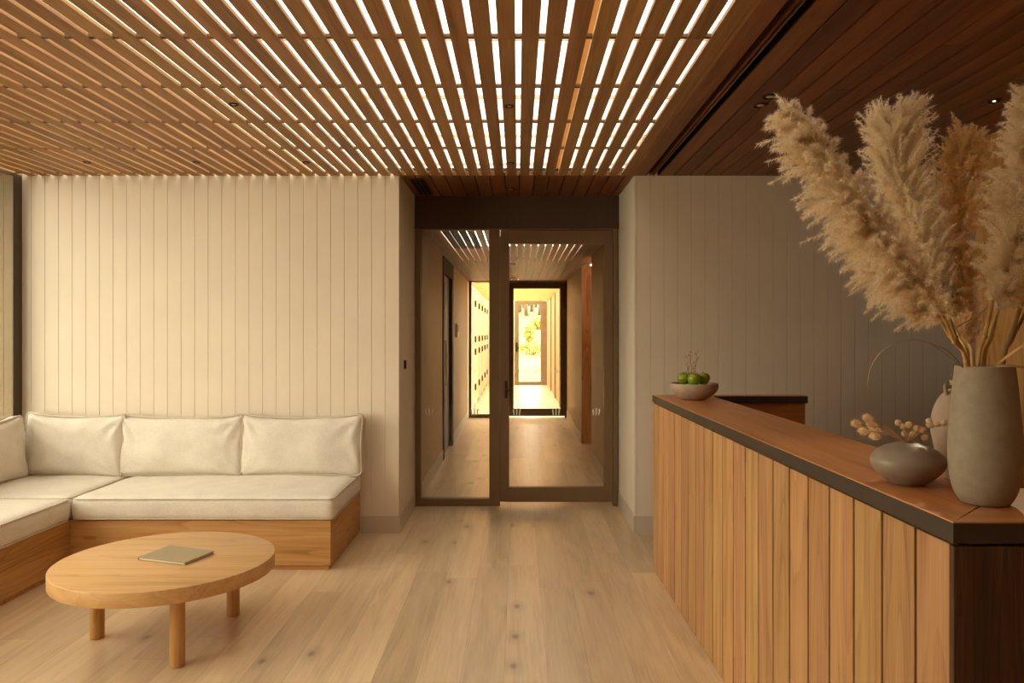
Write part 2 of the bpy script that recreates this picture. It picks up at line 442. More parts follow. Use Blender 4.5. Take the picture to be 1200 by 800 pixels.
# outside on that side: paving and a boarded wall return
struct(MB().box(-16, -3.9, -6, 9, -.2, -.06).build('ground', M['paving']))
grooved('wall_outside', 0, -8.0, XL-.2, .09, 6.3, .15, -.1, 2.8, M['outboard'])
struct(MB().box(-9, XL-.13, 5.0, 6.6, 2.80, 2.95).build('added_shade_eave', M['bronze2']))  # unseen overhang added to shade the boarded wall

# ------------------------------------------------------------------ slatted ceiling with skylight
PITCH, GAP, G0, ST = .094, .0245, .0017, .019
b = MB()
k = -40
while True:
    gx = G0 + k*PITCH
    x0, x1 = gx + GAP/2, gx + PITCH - GAP/2
    if x0 > .8: break
    if x0 > XL - .02:
        # each run is two or three boards long
        cuts = [-2.6] + sorted(random.sample([-.65,.588,1.205,2.439,3.056,3.673,4.29], 1)) + [YW]
        for a, c in zip(cuts, cuts[1:]):
            b.box(x0, x1, a+.0008, c-.0008, ZC, ZC+ST)
    k += 1
slats = struct(b.build('ceiling_slats', M['slat'], bevel=.0015, segs=1))
for i in range(-9, 5):
    y = 3.056 + i*.617
    if i == 4: y = YW - .07
    if y > -2.5:
        MB().box(XL, .834, y-.011, y+.011, ZC+.004, ZC+ST-.001).build('cross_batten', M['spacer'], slats)
MB().box(.280, .330, -2.6, YS, ZC+.055, ZS+.03).build('rafter', M['pine'], slats)
# upstand round the skylight
struct(MB().box(.837, .8565, -2.6, YW, ZC+.001, ZC+.03).box(.872, .89, -2.6, YW, ZC+.019, ZS+.05).box(.857, .89, -2.6, YW, ZC+.019, ZC+.03).box(.872, .89, YW, YS, ZC+.06, ZS+.05).box(XL-.12, XL, -2.6, YW, ZC, ZS+.05).box(XL-.12, XL, YW, YS, ZC+.06, ZS+.05).box(XL-.12, .89, YS, YS+.1, ZC+.03, ZS+.05)
       .build('trim_skylight', M['slat']))
struct(MB().box(XL-.12, XPL-.12, YW+.12, YS+.1, ZC+.02, ZC+.06).build('ceiling_ledge', M['skylightframe']))
sk = MB()
for y in (-1.2,-.35,.5,1.35,2.2,3.40,4.25,5.1,5.95): sk.box(XL, .872, y-.005, y+.005, ZS, ZS+.02)
skl = struct(sk.build('window_skylight', M['skylightframe']))
MB().box(XL, .89, -2.6, YS+.1, ZS+.042, ZS+.05).build('pane', M['skyglass'], skl)

# boarded ceiling on the side of the desk, and in the passage
def boards(b, x0, x1, y0, y1, z, w, t=.018, cuts=True, gap=.004):
    x = x0
    while x < x1 - .01:
        xe = min(x+w, x1)
        ys = [y0, y1]
        if cuts and y1-y0 > 2:
            ys = [y0] + sorted(random.uniform(y0+.6, y1-.4) for _ in range(random.choice((1,2)))) + [y1]
        for a, c in zip(ys, ys[1:]): b.box(x+gap/2, xe-gap/2, a+.0007, c-.0007, z, z+t)
        x += w
b = MB()
b.box(.857, .951, -2.6, YW, ZC, ZC+.018)
boards(b, 1.047, 4.5, -2.6, YW, ZC, .1127, gap=.008)
ceil = struct(b.build('ceiling', M['cedar'], bevel=.0015, segs=1))
MB().box(1.047, 4.62, -2.72, YW, ZC+.05, ZC+.2).box(.89, .951, -2.72, YW, ZC+.05, ZC+.2).box(.951, 1.047, -2.72, YW, ZC+.1, ZC+.2).build('roof_slab', M['backing'], ceil)
b = MB(); boards(b, XPL, XPR, YW, YD-.05, ZC+.004, .1127, cuts=False, gap=.008)
pc = struct(b.build('ceiling_passage', M['cedar'], bevel=.0015, segs=1))
MB().box(XPL-.12, XPR+.12, YW+.01, YD+.4, ZC+.03, ZC+.06).build('roof_slab', M['backing'], pc)

# long double slot diffuser
t = thing('slot_vent', 'long black double slot air diffuser in the dark cedar ceiling along the slats', 'air diffuser', (.999, 1.6, ZC))
MB().box(.953,.956,-2.59,YW-.002,ZC-.002,ZC+.06).box(1.043,1.046,-2.59,YW-.002,ZC-.002,ZC+.06).box(.956,1.043,-2.59,YW-.002,ZC+.07,ZC+.075).build('housing', M['black'], t)
MB().box(.982,.990,-2.59,YW-.002,ZC-.001,ZC+.05).box(1.004,1.012,-2.59,YW-.002,ZC-.001,ZC+.05).build('divider_bar', M['cedar'], t)
MB().box(.990,1.004,-2.59,YW-.002,ZC+.012,ZC+.03).build('divider_bar', M['steel'], t)
# short grille in the passage ceiling
t = thing('ceiling_vent', 'short black slot vent in the cedar ceiling before the glass door', 'vent', (-.78, 6.2, ZC))
MB().box(-.83,-.715,5.86,6.5,ZC-.003,ZC+.003).build('frame', M['steel'], t)
for q in range(3): MB().box(-.822+q*.036, -.822+q*.036+.022, 5.88, 6.48, ZC-.006, ZC-.0035).build('slot', M['black'], t)

# recessed lamps
def downlight(x, y, r, label, group, lit=False, z=ZC):
    t = thing('recessed_downlight', label, 'ceiling light', (x, y, z), group)
    MB().lathe([(r, 0), (r, -.004), (r*.82, -.006), (r*.78, 0)], 28, (x,y,z)).build('trim_ring', M['steel'], t, smooth=True)
    MB().lathe([(r*.78, 0), (r*.62, -.0015), (r*.02, -.0016)], 28, (x,y,z)).build('baffle', M['black'], t, smooth=True)
    MB().lathe([(r*(.2 if lit else .42), -.0018), (r*(.18 if lit else .38), -.004), (.0002, -.0045)], 20, (x,y,z)).build('lamp_lens', M['lit'] if lit else M['lens'], t, smooth=True)
def on_ceiling(u, v):
    Y = F*(ZC-EYE)/(CV-v); return (u-CU)/F*Y, Y
def nearest_slat(x):
    kk = round((x - G0 - PITCH/2)/PITCH); return G0 + PITCH/2 + kk*PITCH
for (u, v, lab) in ((273,122,'small recessed spot in a slat above the sofa, nearest of those there'),
                    (98,190,'small recessed spot in the slats above the sofa corner by the window'),
                    (226,190,'small recessed spot in the slats above the middle back cushion'),
                    (357,190,'small recessed spot in the slats above the end back cushion'),
                    (596,124,'small recessed spot in the slats mid room, in line with the glass door'),
                    (598,191,'small recessed spot at the far end of the slats, in front of the passage')):
    x, y = on_ceiling(u, v); downlight(nearest_slat(x), y, .026, lab, 'small spots in the slats')
x, y = on_ceiling(902,113); downlight(x, y, .042, 'round recessed downlight above the desk, nearer one of the close pair', 'downlights over the desk')
x, y = on_ceiling(891,123); downlight(x, y, .042, 'round recessed downlight above the desk, farther one of the close pair', 'downlights over the desk')
x, y = on_ceiling(1165,118); downlight(x, y, .036, 'lit round downlight beside the oak wall, above the pampas plumes', 'downlights over the desk', lit=True)
downlight(-.06, 6.28, .05, 'dark recessed downlight in the passage ceiling before the glass door', None, z=ZC+.003)

# ------------------------------------------------------------------ glazed screens
def motif(b, x, y, z, s):
    """white three stroke mark"""
    for dx, h, lean in ((-.022,.8,-.3),(0,1,0),(.022,.85,.3)):
        x0 = x + dx*s/.06
        b.add([(x0-.004*s/.06,y,z),(x0+.004*s/.06,y,z),(x0+.007*s/.06+lean*.02,y,z+s*h),(x0-.005*s/.06+lean*.02,y,z+s*h)], [(0,1,2,3)])
        b.add([(x0-.006*s/.06,y,z+s*h*.62),(x0+.002*s/.06,y,z+s*h*.5),(x0+.001,y,z+s*h*.65)], [(0,1,2)])

def screen(Y, idx, dark):
    def X(u): return (u-CU)*Y0/F
    Y0 = YD
    xl, xr = XPL, XPR-.006
    if idx == 2: xl, xr = -.866, .862
    zt = 2.394
    t = .07
    # sidelight
    w = MB()
    a0, a1 = xl+.001, X(586)
    w.box(a0, a0+.048, Y-t/2, Y+t/2, 0, zt); w.box(X(573.5), a1, Y-t/2, Y+t/2, 0, zt)
    w.box(a0+.048, X(573.5), Y-t/2, Y+t/2, 0, .062); w.box(a0+.048, X(573.5), Y-t/2, Y+t/2, zt-.014, zt)
    o = struct(w.build('window_%d' % (idx+1), dark, bevel=.003))
    MB().box(a0+.048, X(573.5), Y-.004, Y+.004, .062, zt-.014).build('pane', M['glass'], o)
    # frame of the door
    fr = MB()
    fr.box(a1, X(718), Y-t/2, Y+t/2, zt-.012, zt).box(X(718), xr, Y-t/2, Y+t/2, 0, zt)
    struct(fr.build('trim_%d' % idx, dark, bevel=.003))
    d = MB()
    l0, l1, g0, g1 = X(586)+.0015, X(718)-.002, X(596.5), X(707.5)
    zb, zt2 = .036, zt-.018
    d.box(l0, g0, Y-.028, Y+.028, zb, zt2).box(g1, l1, Y-.028, Y+.028, zb, zt2)
    d.box(g0, g1, Y-.028, Y+.028, zb, .16).box(g0, g1, Y-.028, Y+.028, 2.262, zt2)
    o2 = struct(d.build('door_%d' % idx, dark, bevel=.003))
    MB().box(g0, g1, Y-.004, Y+.004, .16, 2.262).build('pane', M['glass'], o2)
    h = MB()
    hx = l0+.052
    h.box(hx-.012, hx+.012, Y-.034, Y-.028, .93, 1.08)
    h.tube([(hx,Y-.03,1.0),(hx,Y-.06,1.0),(hx+.008,Y-.064,1.0),(hx+.03,Y-.064,1.0)], .007, 10)
    h.build('handle', M['steel'], o2, smooth=True)
    # row of white marks on the glass
    for par, us in ((o, (503, 556)), (o2, (605.5, 651.5, 698.5))):
        for u in us:
            mb = MB(); motif(mb, X(u), Y-.0055, .78, .062); mb.build('glass_decal', M['motif'], par)
screen(YD, 1, M['bronze'])
screen(YD2, 2, M['bronze2'])
struct(MB().box(XPL, XPR, YD-.05, YD+.06, 2.394, ZC+.2).build('trim_lintel', M['bronze2']))

# ------------------------------------------------------------------ corridor
CYL, CYR = -.88, .856
OY0, OY1 = 8.95, 10.36
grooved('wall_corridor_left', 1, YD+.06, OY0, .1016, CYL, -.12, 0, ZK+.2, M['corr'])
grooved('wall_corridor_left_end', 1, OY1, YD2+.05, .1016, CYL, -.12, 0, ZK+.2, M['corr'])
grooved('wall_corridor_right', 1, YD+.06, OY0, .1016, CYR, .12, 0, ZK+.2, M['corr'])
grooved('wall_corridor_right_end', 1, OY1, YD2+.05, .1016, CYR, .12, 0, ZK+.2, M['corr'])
for nm, s0, s1, y0, y1 in (('baseboard_corridor_left', CYL, CYL+.008, YD+.06, OY0), ('baseboard_corridor_left_end', CYL, CYL+.008, OY1, YD2-.05),
                           ('baseboard_corridor_right', CYR-.008, CYR, YD+.06, OY0), ('baseboard_corridor_right_end', CYR-.008, CYR, OY1, YD2-.05)):
    struct(MB().box(s0, s1, y0, y1, 0, .13).build(nm, M['base']))
# oak lined doorway on one side
struct(MB().box(CYR, CYR+.7, OY1-.03, OY1, 0, ZK).box(CYR+.02, CYR+.7, OY0, OY0+.03, 0, ZK).box(CYR+.7, CYR+.74, OY0, OY1, 0, ZK).box(CYR-.0, CYR+.74, OY0, OY1, ZK+.025, ZK+.05)
       .build('doorway_1', M['wallwood']))
# dark framed door on the other
d4 = struct(MB().box(CYL-.10, CYL+.012, OY0, OY0+.16, 0, ZK).box(CYL-.10, CYL+.012, OY1-.22, OY1, 0, ZK).box(CYL-.10, CYL+.012, OY0+.16, OY1-.22, 2.2, ZK).build('door_4', M['black'], bevel=.003))
MB().box(CYL-.07, CYL-.03, OY0+.16, OY1-.22, 0, 2.2).build('door_leaf', M['bronze2'], d4)
MB().tube([(CYL-.03,OY0+.25,.85),(CYL+.02,OY0+.25,.86),(CYL+.02,OY0+.25,1.4),(CYL-.03,OY0+.25,1.41)], .009, 8).build('handle', M['creamplastic'], d4, smooth=True)
# ceiling of the corridor: slats with daylight between, then boards
b = MB()
SY1 = 9.72
x = CYL - .02
i = 0
while x < CYR:
    gapw = .013 if -.80 < x < .62 else .002
    xe = min(x + .0745 - gapw, CYR+.02)
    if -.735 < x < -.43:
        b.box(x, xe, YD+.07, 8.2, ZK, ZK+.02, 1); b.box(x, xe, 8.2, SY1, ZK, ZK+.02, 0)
    else:
        b.box(x, xe, YD+.07, SY1, ZK, ZK+.02, 0)
    x += .0745
boards(b, CYL-.02, CYR+.02, SY1, YD2+.05, ZK, .1127, .02)
yy = YD2+.06
while yy < YD3:
    b.box(CYL-.02, CYR+.02, yy, min(yy+.010, YD3), ZK, ZK+.030, 2); yy += .072  # open louvres made up to let more daylight into the far room
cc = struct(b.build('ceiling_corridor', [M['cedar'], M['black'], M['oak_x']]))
MB().box(CYL-.12, CYR+.12, SY1, 13.7, ZK+.05, ZK+.2).box(CYL-.12,-.82,YD+.06,SY1,ZK+.05,ZK+.2).box(.64,CYR+.12,YD+.06,SY1,ZK+.05,ZK+.2).build('roof_slab', M['backing'], cc)
for (u, v, lab) in ((601,309,'tiny recessed spot in the corridor ceiling seen through the glass door, nearer one'),(602,325,'tiny recessed spot in the corridor ceiling seen through the glass door, farther one')):
    Y = F*(ZK-EYE)/(CV-v); downlight((u-CU)/F*Y, Y, .05, lab, 'corridor spots', z=ZK)

# far room of the corridor: cupboards one side, boarded wall with an added hidden window the other, garden door at the end
struct(MB().box(-.98, CYL, YD2+.05, YD3, 0, ZK+.2).build('wall_end_left', M['paint']))
for i in range(5):
    y0 = 14.1 + i*1.45
    c = thing('cupboard_door', 'tall cream cupboard door with dark hinges in the bright far corridor, %s' % ('nearest of the row','next to the nearest','middle of the row','next to the last','last of the row')[i], 'cupboard door', (CYL, y0+.6, 0), 'far corridor cupboard doors')
    MB().box(CYL+.001, CYL+.025, y0, y0+1.2, .09, 2.3).build('door_panel', M['ext'], c, bevel=.003)
    MB().box(CYL+.001, CYL+.03, y0+1.2, y0+1.4, 0.0, 2.36).build('post', M['base'], c)
    for z in (.35, 1.05, 1.3, 2.0): MB().box(CYL+.026, CYL+.05, y0+1.06, y0+1.28, z, z+.12).build('hinge', M['black'], c)
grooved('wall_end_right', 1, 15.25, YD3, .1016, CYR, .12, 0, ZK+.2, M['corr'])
tr_ = MB()
for y in (15.3, 17.4, 19.6): tr_.box(CYR-.03, CYR, y, y+.14, 0, ZK)
struct(tr_.build('trim_end_right', M['outboard']))
w4 = struct(MB().box(CYR, CYR+.1, YD2+.05, YD2+.13, 0, ZK).box(CYR, CYR+.1, 15.17, 15.25, 0, ZK).box(CYR, CYR+.1, YD2+.13, 15.17, 0, .06).box(CYR, CYR+.1, YD2+.13, 15.17, ZK-.05, ZK+.2).build('window_4', M['bronze2']))  # window out of view, added to brighten the far room
MB().box(CYR+.05, CYR+.056, YD2+.13, 15.17, .06, ZK-.05).build('pane', M['glass'], w4)
# end wall with garden door
GX0, GX1 = -.094, .823
struct(MB().box(-1.0, GX0, YD3, YD3+.1, 0, ZK+.2).box(GX1, CYR+.1, YD3, YD3+.1, 0, ZK+.2).build('wall_end', M['paint']))
def gx(u): return (u-CU)/F*YD3
def gz(v): return EYE-(v-CV)/F*YD3
d = MB()
d.box(GX0, gx(608), YD3, YD3+.08, 0, ZK).box(gx(633.6), GX1, YD3, YD3+.08, 0, ZK).box(gx(608), gx(633.6), YD3, YD3+.08, 0, gz(447)).box(gx(608), gx(633.6), YD3, YD3+.08, gz(356.8), ZK)
d3 = struct(d.build('door_3', M['outboard'], bevel=.004))
MB().box(gx(608), gx(633.6), YD3+.03, YD3+.036, gz(447), gz(356.8)).build('pane', M['glass'], d3)
MB().box(gx(604.5), gx(606.5), YD3-.03, YD3, .95, 1.2).tube([(gx(605.5),YD3-.03,1.05),(gx(605.5),YD3-.08,1.05),(gx(608.5),YD3-.08,1.05)], .014, 8).build('handle', M['black'], d3)

# small wall fittings
t = thing('wall_switch', 'small black switch on the passage side wall next to the glazed screen', 'switch', (XPL, 6.02, 1.246))
MB().box(XPL, XPL+.010, 5.985, 6.055, 1.212, 1.28).build('plate', M['black'], t, bevel=.003)
MB().box(XPL+.010, XPL+.014, 6.0, 6.04, 1.225, 1.267).build('rocker', M['steel'], t, bevel=.0015)
t = thing('wall_panel', 'cream control panel on the corridor wall seen through the sidelight', 'control panel', (CYL, 10.9, 1.5))
MB().box(CYL, CYL+.035, 10.78, 10.98, 1.425, 1.62).build('housing', M['creamplastic'], t, bevel=.006)
MB().box(CYL+.035, CYL+.037, 10.80, 10.96, 1.50, 1.60).build('display', M['steel'], t)

# ------------------------------------------------------------------ outside beyond the garden door
g = MB()
nx, ny = 40, 50
vs = []
for j in range(ny+1):
    for i in range(nx+1):
        x = -26 + 62*i/nx; y = 22.6 + 50*j/ny
        q = max(0, (y-24)/20)
        z = -.1 + 2.7*min(q,1.15)**1.1 + .25*math.sin(x*.7+y*.3)*min(1,q*2) + .1*math.sin(x*2.1-y*1.3)*min(1,q*2)
        vs.append((x,y,z))
g.add(vs, [(j*(nx+1)+i, j*(nx+1)+i+1, (j+1)*(nx+1)+i+1, (j+1)*(nx+1)+i) for j in range(ny) for i in range(nx)])
struct(g.build('hill', M['earth'], smooth='all'))
struct(MB().box(1.0, 30, 6.8, 22.6, -.2, -.06).build('ground_side', M['paving']))
def hill_z(x, y):
    q = max(0, (y-24)/20)
    return -.1 + 2.7*min(q,1.15)**1.1 + .25*math.sin(x*.7+y*.3)*min(1,q*2) + .1*math.sin(x*2.1-y*1.3)*min(1,q*2)
tl = ['nearest to the handle side','second from the handle side','in the middle','thin one past the middle','forked one','next to the hinge side','at the hinge side']
for i, (u, Y, r) in enumerate(((609,43,.09),(612.5,45,.07),(616,42,.11),(620,46,.06),(624,43,.1),(628.5,45,.08),(632,42,.09))):
    x = (u-CU)/F*Y; z = hill_z(x, Y)
    tr = MB()
    pts = [(x+.05*math.sin(k*1.3+i), Y, z-.2+k*.8) for k in range(9)]
    tr.tube(pts, [r*(1-.07*k) for k in range(9)], 8)
    for q in range(5):
        a = random.uniform(0, 2*PI); z0 = z+2.2+q*.8
        tr.tube([(x,Y,z0),(x+.12*math.cos(a),Y+.5*math.sin(a),z0+.5),(x+.2*math.cos(a),Y+1.1*math.sin(a),z0+1.3)], [r*.4,r*.25,r*.1], 5)
    tag(tr.build('tree', M['bark'], smooth='all'), 'bare slim tree on the hill beyond the garden door, '+tl[i], 'tree', 'trees on the hill')
def leafy(cx, cy, cz, rx, rz, n, name, label, group):
    b = MB()
    for _ in range(n):
        p = Vector(RNG.normal(size=3)); p.normalize(); p *= RNG.uniform(.3,1)**.5
        c = Vector((cx+p.x*rx, cy+p.y*rx, cz+rz+p.z*rz))
        d = Vector(RNG.normal(size=3)).normalized(); e = d.orthogonal().normalized()
        s = RNG.uniform(.05,.11)
        b.add([c-d*s, c+e*s*.45, c+d*s, c-e*s*.45], [(0,1,2,3)])
    r = thing(name, label, 'bush', (cx,cy,cz), group)
    b.build('foliage', M['leaf'], r)
    s = MB()
    for k in range(5):
        a = k*2*PI/5
        s.tube([(cx,cy,cz-.1),(cx+rx*.3*math.cos(a),cy+rx*.3*math.sin(a),cz+rz*.8),(cx+rx*.6*math.cos(a),cy+rx*.6*math.sin(a),cz+rz*1.4)], [.03,.02,.01], 5)
    s.build('stem', M['bark'], r)
for u, v, Y, rx, rz, lab in ((620,402,34,.22,.42,'upright green bush in the middle of the garden door view'),
                             (624,420,30,.6,.25,'low yellow green bush below the upright one beyond the garden door'),
                             (631,385,38,.4,.3,'small bush higher on the hill at the hinge side of the garden door')):
    x = (u-CU)/F*Y; leafy(x, Y, hill_z(x,Y), rx, rz, 260, 'bush', lab, 'bushes on the hill')

# ------------------------------------------------------------------ reception desk
FX, FY, NX, NY = .8526, 4.875, .909, 1.605
ZT, TH = 1.103, .0455
dx, dy = NX-FX, NY-FY
L = math.hypot(dx, dy); ux, uy = dx/L, dy/L          # along the front, far to near
nxn, nyn = -uy, ux                                    # towards the staff side
if nxn < 0: nxn, nyn = -nxn, -nyn
def dp(s, w): return (FX+ux*s+nxn*w, FY+uy*s+nyn*w)
desk = thing('reception_desk', 'long reception desk clad in upright cedar boards under a dark edged oak top', 'reception desk', (.88, 3.2, 0))
b = MB()
nb = 21
for i in range(nb):
    s0, s1 = L*i/nb, L*(i+1)/nb
    g_ = .0058
    if i == nb-1: s1 = L-.021
    b.prism([dp(s0+g_,.004), dp(s1-(g_ if i<nb-1 else 0),.004), dp(s1-(g_ if i<nb-1 else 0),.026), dp(s0+g_,.026)], 0.0, ZT-TH-.006)
b.build('front_cladding', M['clad'], desk, bevel=.0025)
MB().prism([dp(.01,.027), dp(L-.03,.027), dp(L-.03,.09), dp(.01,.09)], 0, ZT-TH).build('carcass', M['backing'], desk)
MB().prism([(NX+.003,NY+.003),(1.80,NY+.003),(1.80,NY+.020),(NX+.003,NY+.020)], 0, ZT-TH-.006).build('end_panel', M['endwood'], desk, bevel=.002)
MB().box(.96, 1.79, NY+.027, NY+.09, 0, ZT-TH).build('end_carcass', M['top_x'], desk)
MB().box(.95,1.795,FY-.075,FY-.022,0,ZT-TH).build('end_carcass', M['top_x'], desk)
MB().box(.87, 1.80, FY-.020, FY-.002, 0, ZT-TH-.006).build('far_panel', M['clad'], desk, bevel=.002)
# top: dark band round the edge, oak let in
DW = .352
inner = [dp(0,0), dp(L,0), (1.81, NY), (1.81, NY+.11), (dp(L-.35,DW)[0], NY+.11), dp(L-.12, DW), dp(.10, DW), (1.803, FY-.10), (1.803, FY)]
outer_main = [dp(0,0), dp(L,0), dp(L-.352, DW), dp(.10, DW), (dp(0,DW)[0], FY)]
lip = .0025
b = MB()
# band as body just under the inlay
b.prism([dp(0,0), dp(L,0), (1.81,NY), (1.81,NY+.35), dp(L-.352,DW), dp(.10,DW), (1.803, FY-.10), (1.803, FY)], ZT-TH, ZT-.003)
b.build('edge_band', M['edge'], desk, bevel=.0015)
MB().prism([dp(lip,lip), dp(L-lip,lip), dp(L-.352, DW-lip), dp(.10, DW-lip), dp(lip, .10)], ZT-.003, ZT).build('counter_top', M['top_y'], desk)
MB().prism([(dp(L,0)[0]+lip*1.5, NY+lip), (1.81-lip, NY+lip), (1.81-lip, NY+.35-lip), (dp(L-.352,DW)[0]+.001, NY+.35-lip)], ZT-.003, ZT).build('counter_top', M['top_x'], desk)
MB().prism([dp(lip,.105), dp(.10-lip,DW-.002), (1.803-lip, FY-.10+lip), (1.803-lip, FY-lip)], ZT-.003, ZT).build('counter_top', M['top_x'], desk)

# ------------------------------------------------------------------ L sofa
def cushion_mesh(hx, hy, hz, r, puff, nseg=22, seed=0, wr=.004, ears=0.0, sag=0.0, axis=1):
    """soft box; puff = extra fullness of the two large faces (their axis), ears lift the top corners"""
    def param(n):
        t = np.linspace(-1, 1, n); return np.sign(t)*(1-(1-np.abs(t))**1.35)
    pts = {}; vs = []; fs = []
    half = np.array([hx,hy,hz]); inn = half - r
    ph = np.random.default_rng(seed).uniform(0, 6.28, 8)
    def vid(p):
        k = tuple(np.round(p, 6))
        if k in pts: return pts[k]
        q = np.array(p)*half
        c = np.clip(q, -inn, inn); d = q-c
        # push corner points out so that the rounding is even
        ln = np.linalg.norm(d)
        q2 = c + d/ln*r if ln > 1e-9 else q
        o = [i for i in range(3) if i != axis]
        uu = q2[o[0]]/half[o[0]]; ww = q2[o[1]]/half[o[1]]
        e = (1-min(1,abs(uu))**2.6)*(1-min(1,abs(ww))**2.6)
        sg = q2[axis]/half[axis]
        w1 = math.sin(uu*5+ww*3+ph[0])*math.sin(ww*4-uu*2+ph[1]) + .5*math.sin(uu*11+ph[2])*math.sin(ww*9+ph[3])
        q2[axis] += sg*(puff*e + wr*w1*e)
        # radial creases from the corners
        for a_, b_ in ((-1,-1),(1,-1),(-1,1),(1,1)):
            dxx, dzz = uu-a_, ww-b_
            rr = math.hypot(dxx*half[o[0]], dzz*half[o[1]]); an = math.atan2(dzz*half[o[1]], dxx*half[o[0]])
            q2[axis] += sg*wr*(1.5 if b_ > 0 else .7)*math.sin(an*10+ph[4]+a_*2)*math.exp(-((rr-.13)/.075)**2)
        # edges draw in between the corners
        oth = [(0,2),(2,0)] if axis == 1 else [(0,1),(1,0)]
        for i_, j_ in oth:
            t_ = q2[j_]/half[j_]
            q2[i_] -= (q2[i_]/half[i_])*ears*(1-t_*t_)
        if axis == 1:
            q2[2] += .020*max(0,ww)**3*min(1,abs(uu))**6 - .006*max(0,ww)**3*(1-uu*uu)
        if sag:
            q2[2] += sag*.5*math.sin(uu*4+ph[5])*(1 if q2[2] > 0 else 0)
        pts[k] = len(vs); vs.append(tuple(q2)); return pts[k]
    def count(h): return max(7, int(nseg*h/max(half))+5) | 1
    P = [param(count(half[i])) for i in range(3)]
    for ax in range(3):
        a, c = [(1,2),(2,0),(0,1)][ax]
        for s in (-1, 1):
            for i in range(len(P[a])-1):
                for j in range(len(P[c])-1):
                    q = []
                    for (ii,jj) in ((i,j),(i+1,j),(i+1,j+1),(i,j+1)):
                        p = [0,0,0]; p[ax] = s; p[a] = P[a][ii]; p[c] = P[c][jj]; q.append(vid(p))
                    fs.append(q if s > 0 else q[::-1])
    b = MB(); b.v = vs; b.f = [tuple(f) for f in fs]; b.m = [0]*len(fs)
    return b
def welt(hx, hz, yoff, r, ears, axis=1):
    """closed loop of piping round a large face"""
    pts = []
    n = 16
    cx, cz = hx-r, hz-r
    for (sx, sz, a0) in ((1,1,0),(-1,1,PI/2),(-1,-1,PI),(1,-1,1.5*PI)):
        for k in range(5):
            a = a0 + k/4*PI/2
            pts.append((sx*cx+r*math.cos(a), sz*cz+r*math.sin(a)))
    # subdivide the straight runs and draw them in as the edges do
    out = []
    for i in range(len(pts)):
        p, q = pts[i], pts[(i+1)%len(pts)]
        m = 1 if math.hypot(p[0]-q[0], p[1]-q[1]) < .1 else 12
        for k in range(m):
            x = p[0]+(q[0]-p[0])*k/m; z = p[1]+(q[1]-p[1])*k/m
            x2 = x - (x/hx)*ears*(1-(z/hz)**2); z2 = z - (z/hz)*ears*(1-(x/hx)**2)
            if axis == 1: z2 += .020*max(0,z/hz)**3*min(1,abs(x/hx))**6 - .006*max(0,z/hz)**3*(1-min(1,(x/hx)**2))
            out.append((x2, z2))
    out.append(out[0])
    return [(x, yoff, z) if axis == 1 else (x, z, yoff) for x, z in out]

sofa = thing('corner_sofa', 'L-shaped built-in sofa with oak base and oatmeal linen cushions in the window corner', 'sofa', (-2.6, 5.2, 0))
SX1, SY, LX, SB = -1.18, 4.835, -2.82, .315
base = MB()
base.box(XL+.02, SX1-.0, SY, SY+.022, .03, SB)             # front board
base.build('front_board', M['oak_x'], sofa, bevel=.002)
MB().box(SX1-.022, SX1, SY+.0225, YW-.002, .03, SB).build('end_board', M['oak_y'], sofa, bevel=.002)
MB().box(LX-.022, LX, 2.6, SY-.0005, .03, SB).build('front_board', M['oak_y'], sofa, bevel=.002)
MB().box(XL+.04, SX1-.014, SY+.014, YW-.01, 0, .03).box(XL+.04, LX-.014, 2.62, SY+.014, 0, .03).build('plinth', M['oak_x'], sofa)
MB().box(XL+.03, SX1-.024, SY+.024, YW-.04, SB-.03, SB-.002).box(XL+.03, LX-.024, 2.62, SY+.02, SB-.03, SB-.002).build('seat_deck', M['oak_x'], sofa)
MB().prism([(XL+.01, YW-.036),(SX1,YW-.036),(SX1,YW-.009),(XL+.01,YW-.009)], SB+.0005, .785).build('back_board', M['oak_x'], sofa, bevel=.002)
MB().box(XL+.004, XL+.03, 2.6, YW-.037, .03, .70).build('back_board', M['oak_y'], sofa, bevel=.002)
def seat(x0,x1,y0,y1,seed):
    hx, hy, hz = (x1-x0)/2, (y1-y0)/2, .072
    o = cushion_mesh(hx,hy,hz,.040,.014,26,seed,.004,.006,axis=2).build('seat_cushion', M['linen'], sofa, smooth='all')
    o.location = ((x0+x1)/2,(y0+y1)/2,SB+hz+.001); 
    o.matrix_parent_inverse = Matrix.Translation(sofa.location).inverted()
    p = MB().tube(welt(hx-.006, hy-.006, hz-.010, .04, .004, axis=2), .0042, 6).tube(welt(hx-.006, hy-.006, -hz+.010, .04, .004, axis=2), .0042, 6).build('piping', M['pipe'], o, smooth='all', loc=(0,0,0))
    return o
seat(-2.815, -1.155, 4.815, 5.69, 1)
seat(-3.66, -2.822, 4.835, 5.69, 2)
seat(-3.66, -2.80, 2.62, 4.828, 3)
def backc(cx, cy, w, h, th, rz, tilt, seed, z0=.456, roll=0):
    hx, hy, hz = w/2, th/2, h/2
    o = cushion_mesh(hx,hy,hz,.045,.035,26,seed,.009,.015,.008).build('back_cushion', M['linen'], sofa, smooth='all')
    o.location = (cx, cy, z0+hz); o.rotation_euler = (tilt, roll, rz)
    o.matrix_parent_inverse = Matrix.Translation(sofa.location).inverted()
    MB().tube(welt(hx+.001,hz+.001,-hy+.022,.05,.015), .0075, 6).tube(welt(hx+.001,hz+.001,hy-.020,.05,.015), .0075, 6).build('piping', M['pipe'], o, smooth='all', loc=(0,0,0))
    return o
backc(-1.572, 5.605, .895, .435, .125, 0, -.10, 11)
backc(-2.440, 5.595, .905, .435, .125, 0, -.10, 12)
backc(-3.205, 5.590, .735, .445, .13, -.02, -.10, 13, roll=.02)
backc(-3.575, 5.02, .98, .435, .13, PI/2, -.10, 14)

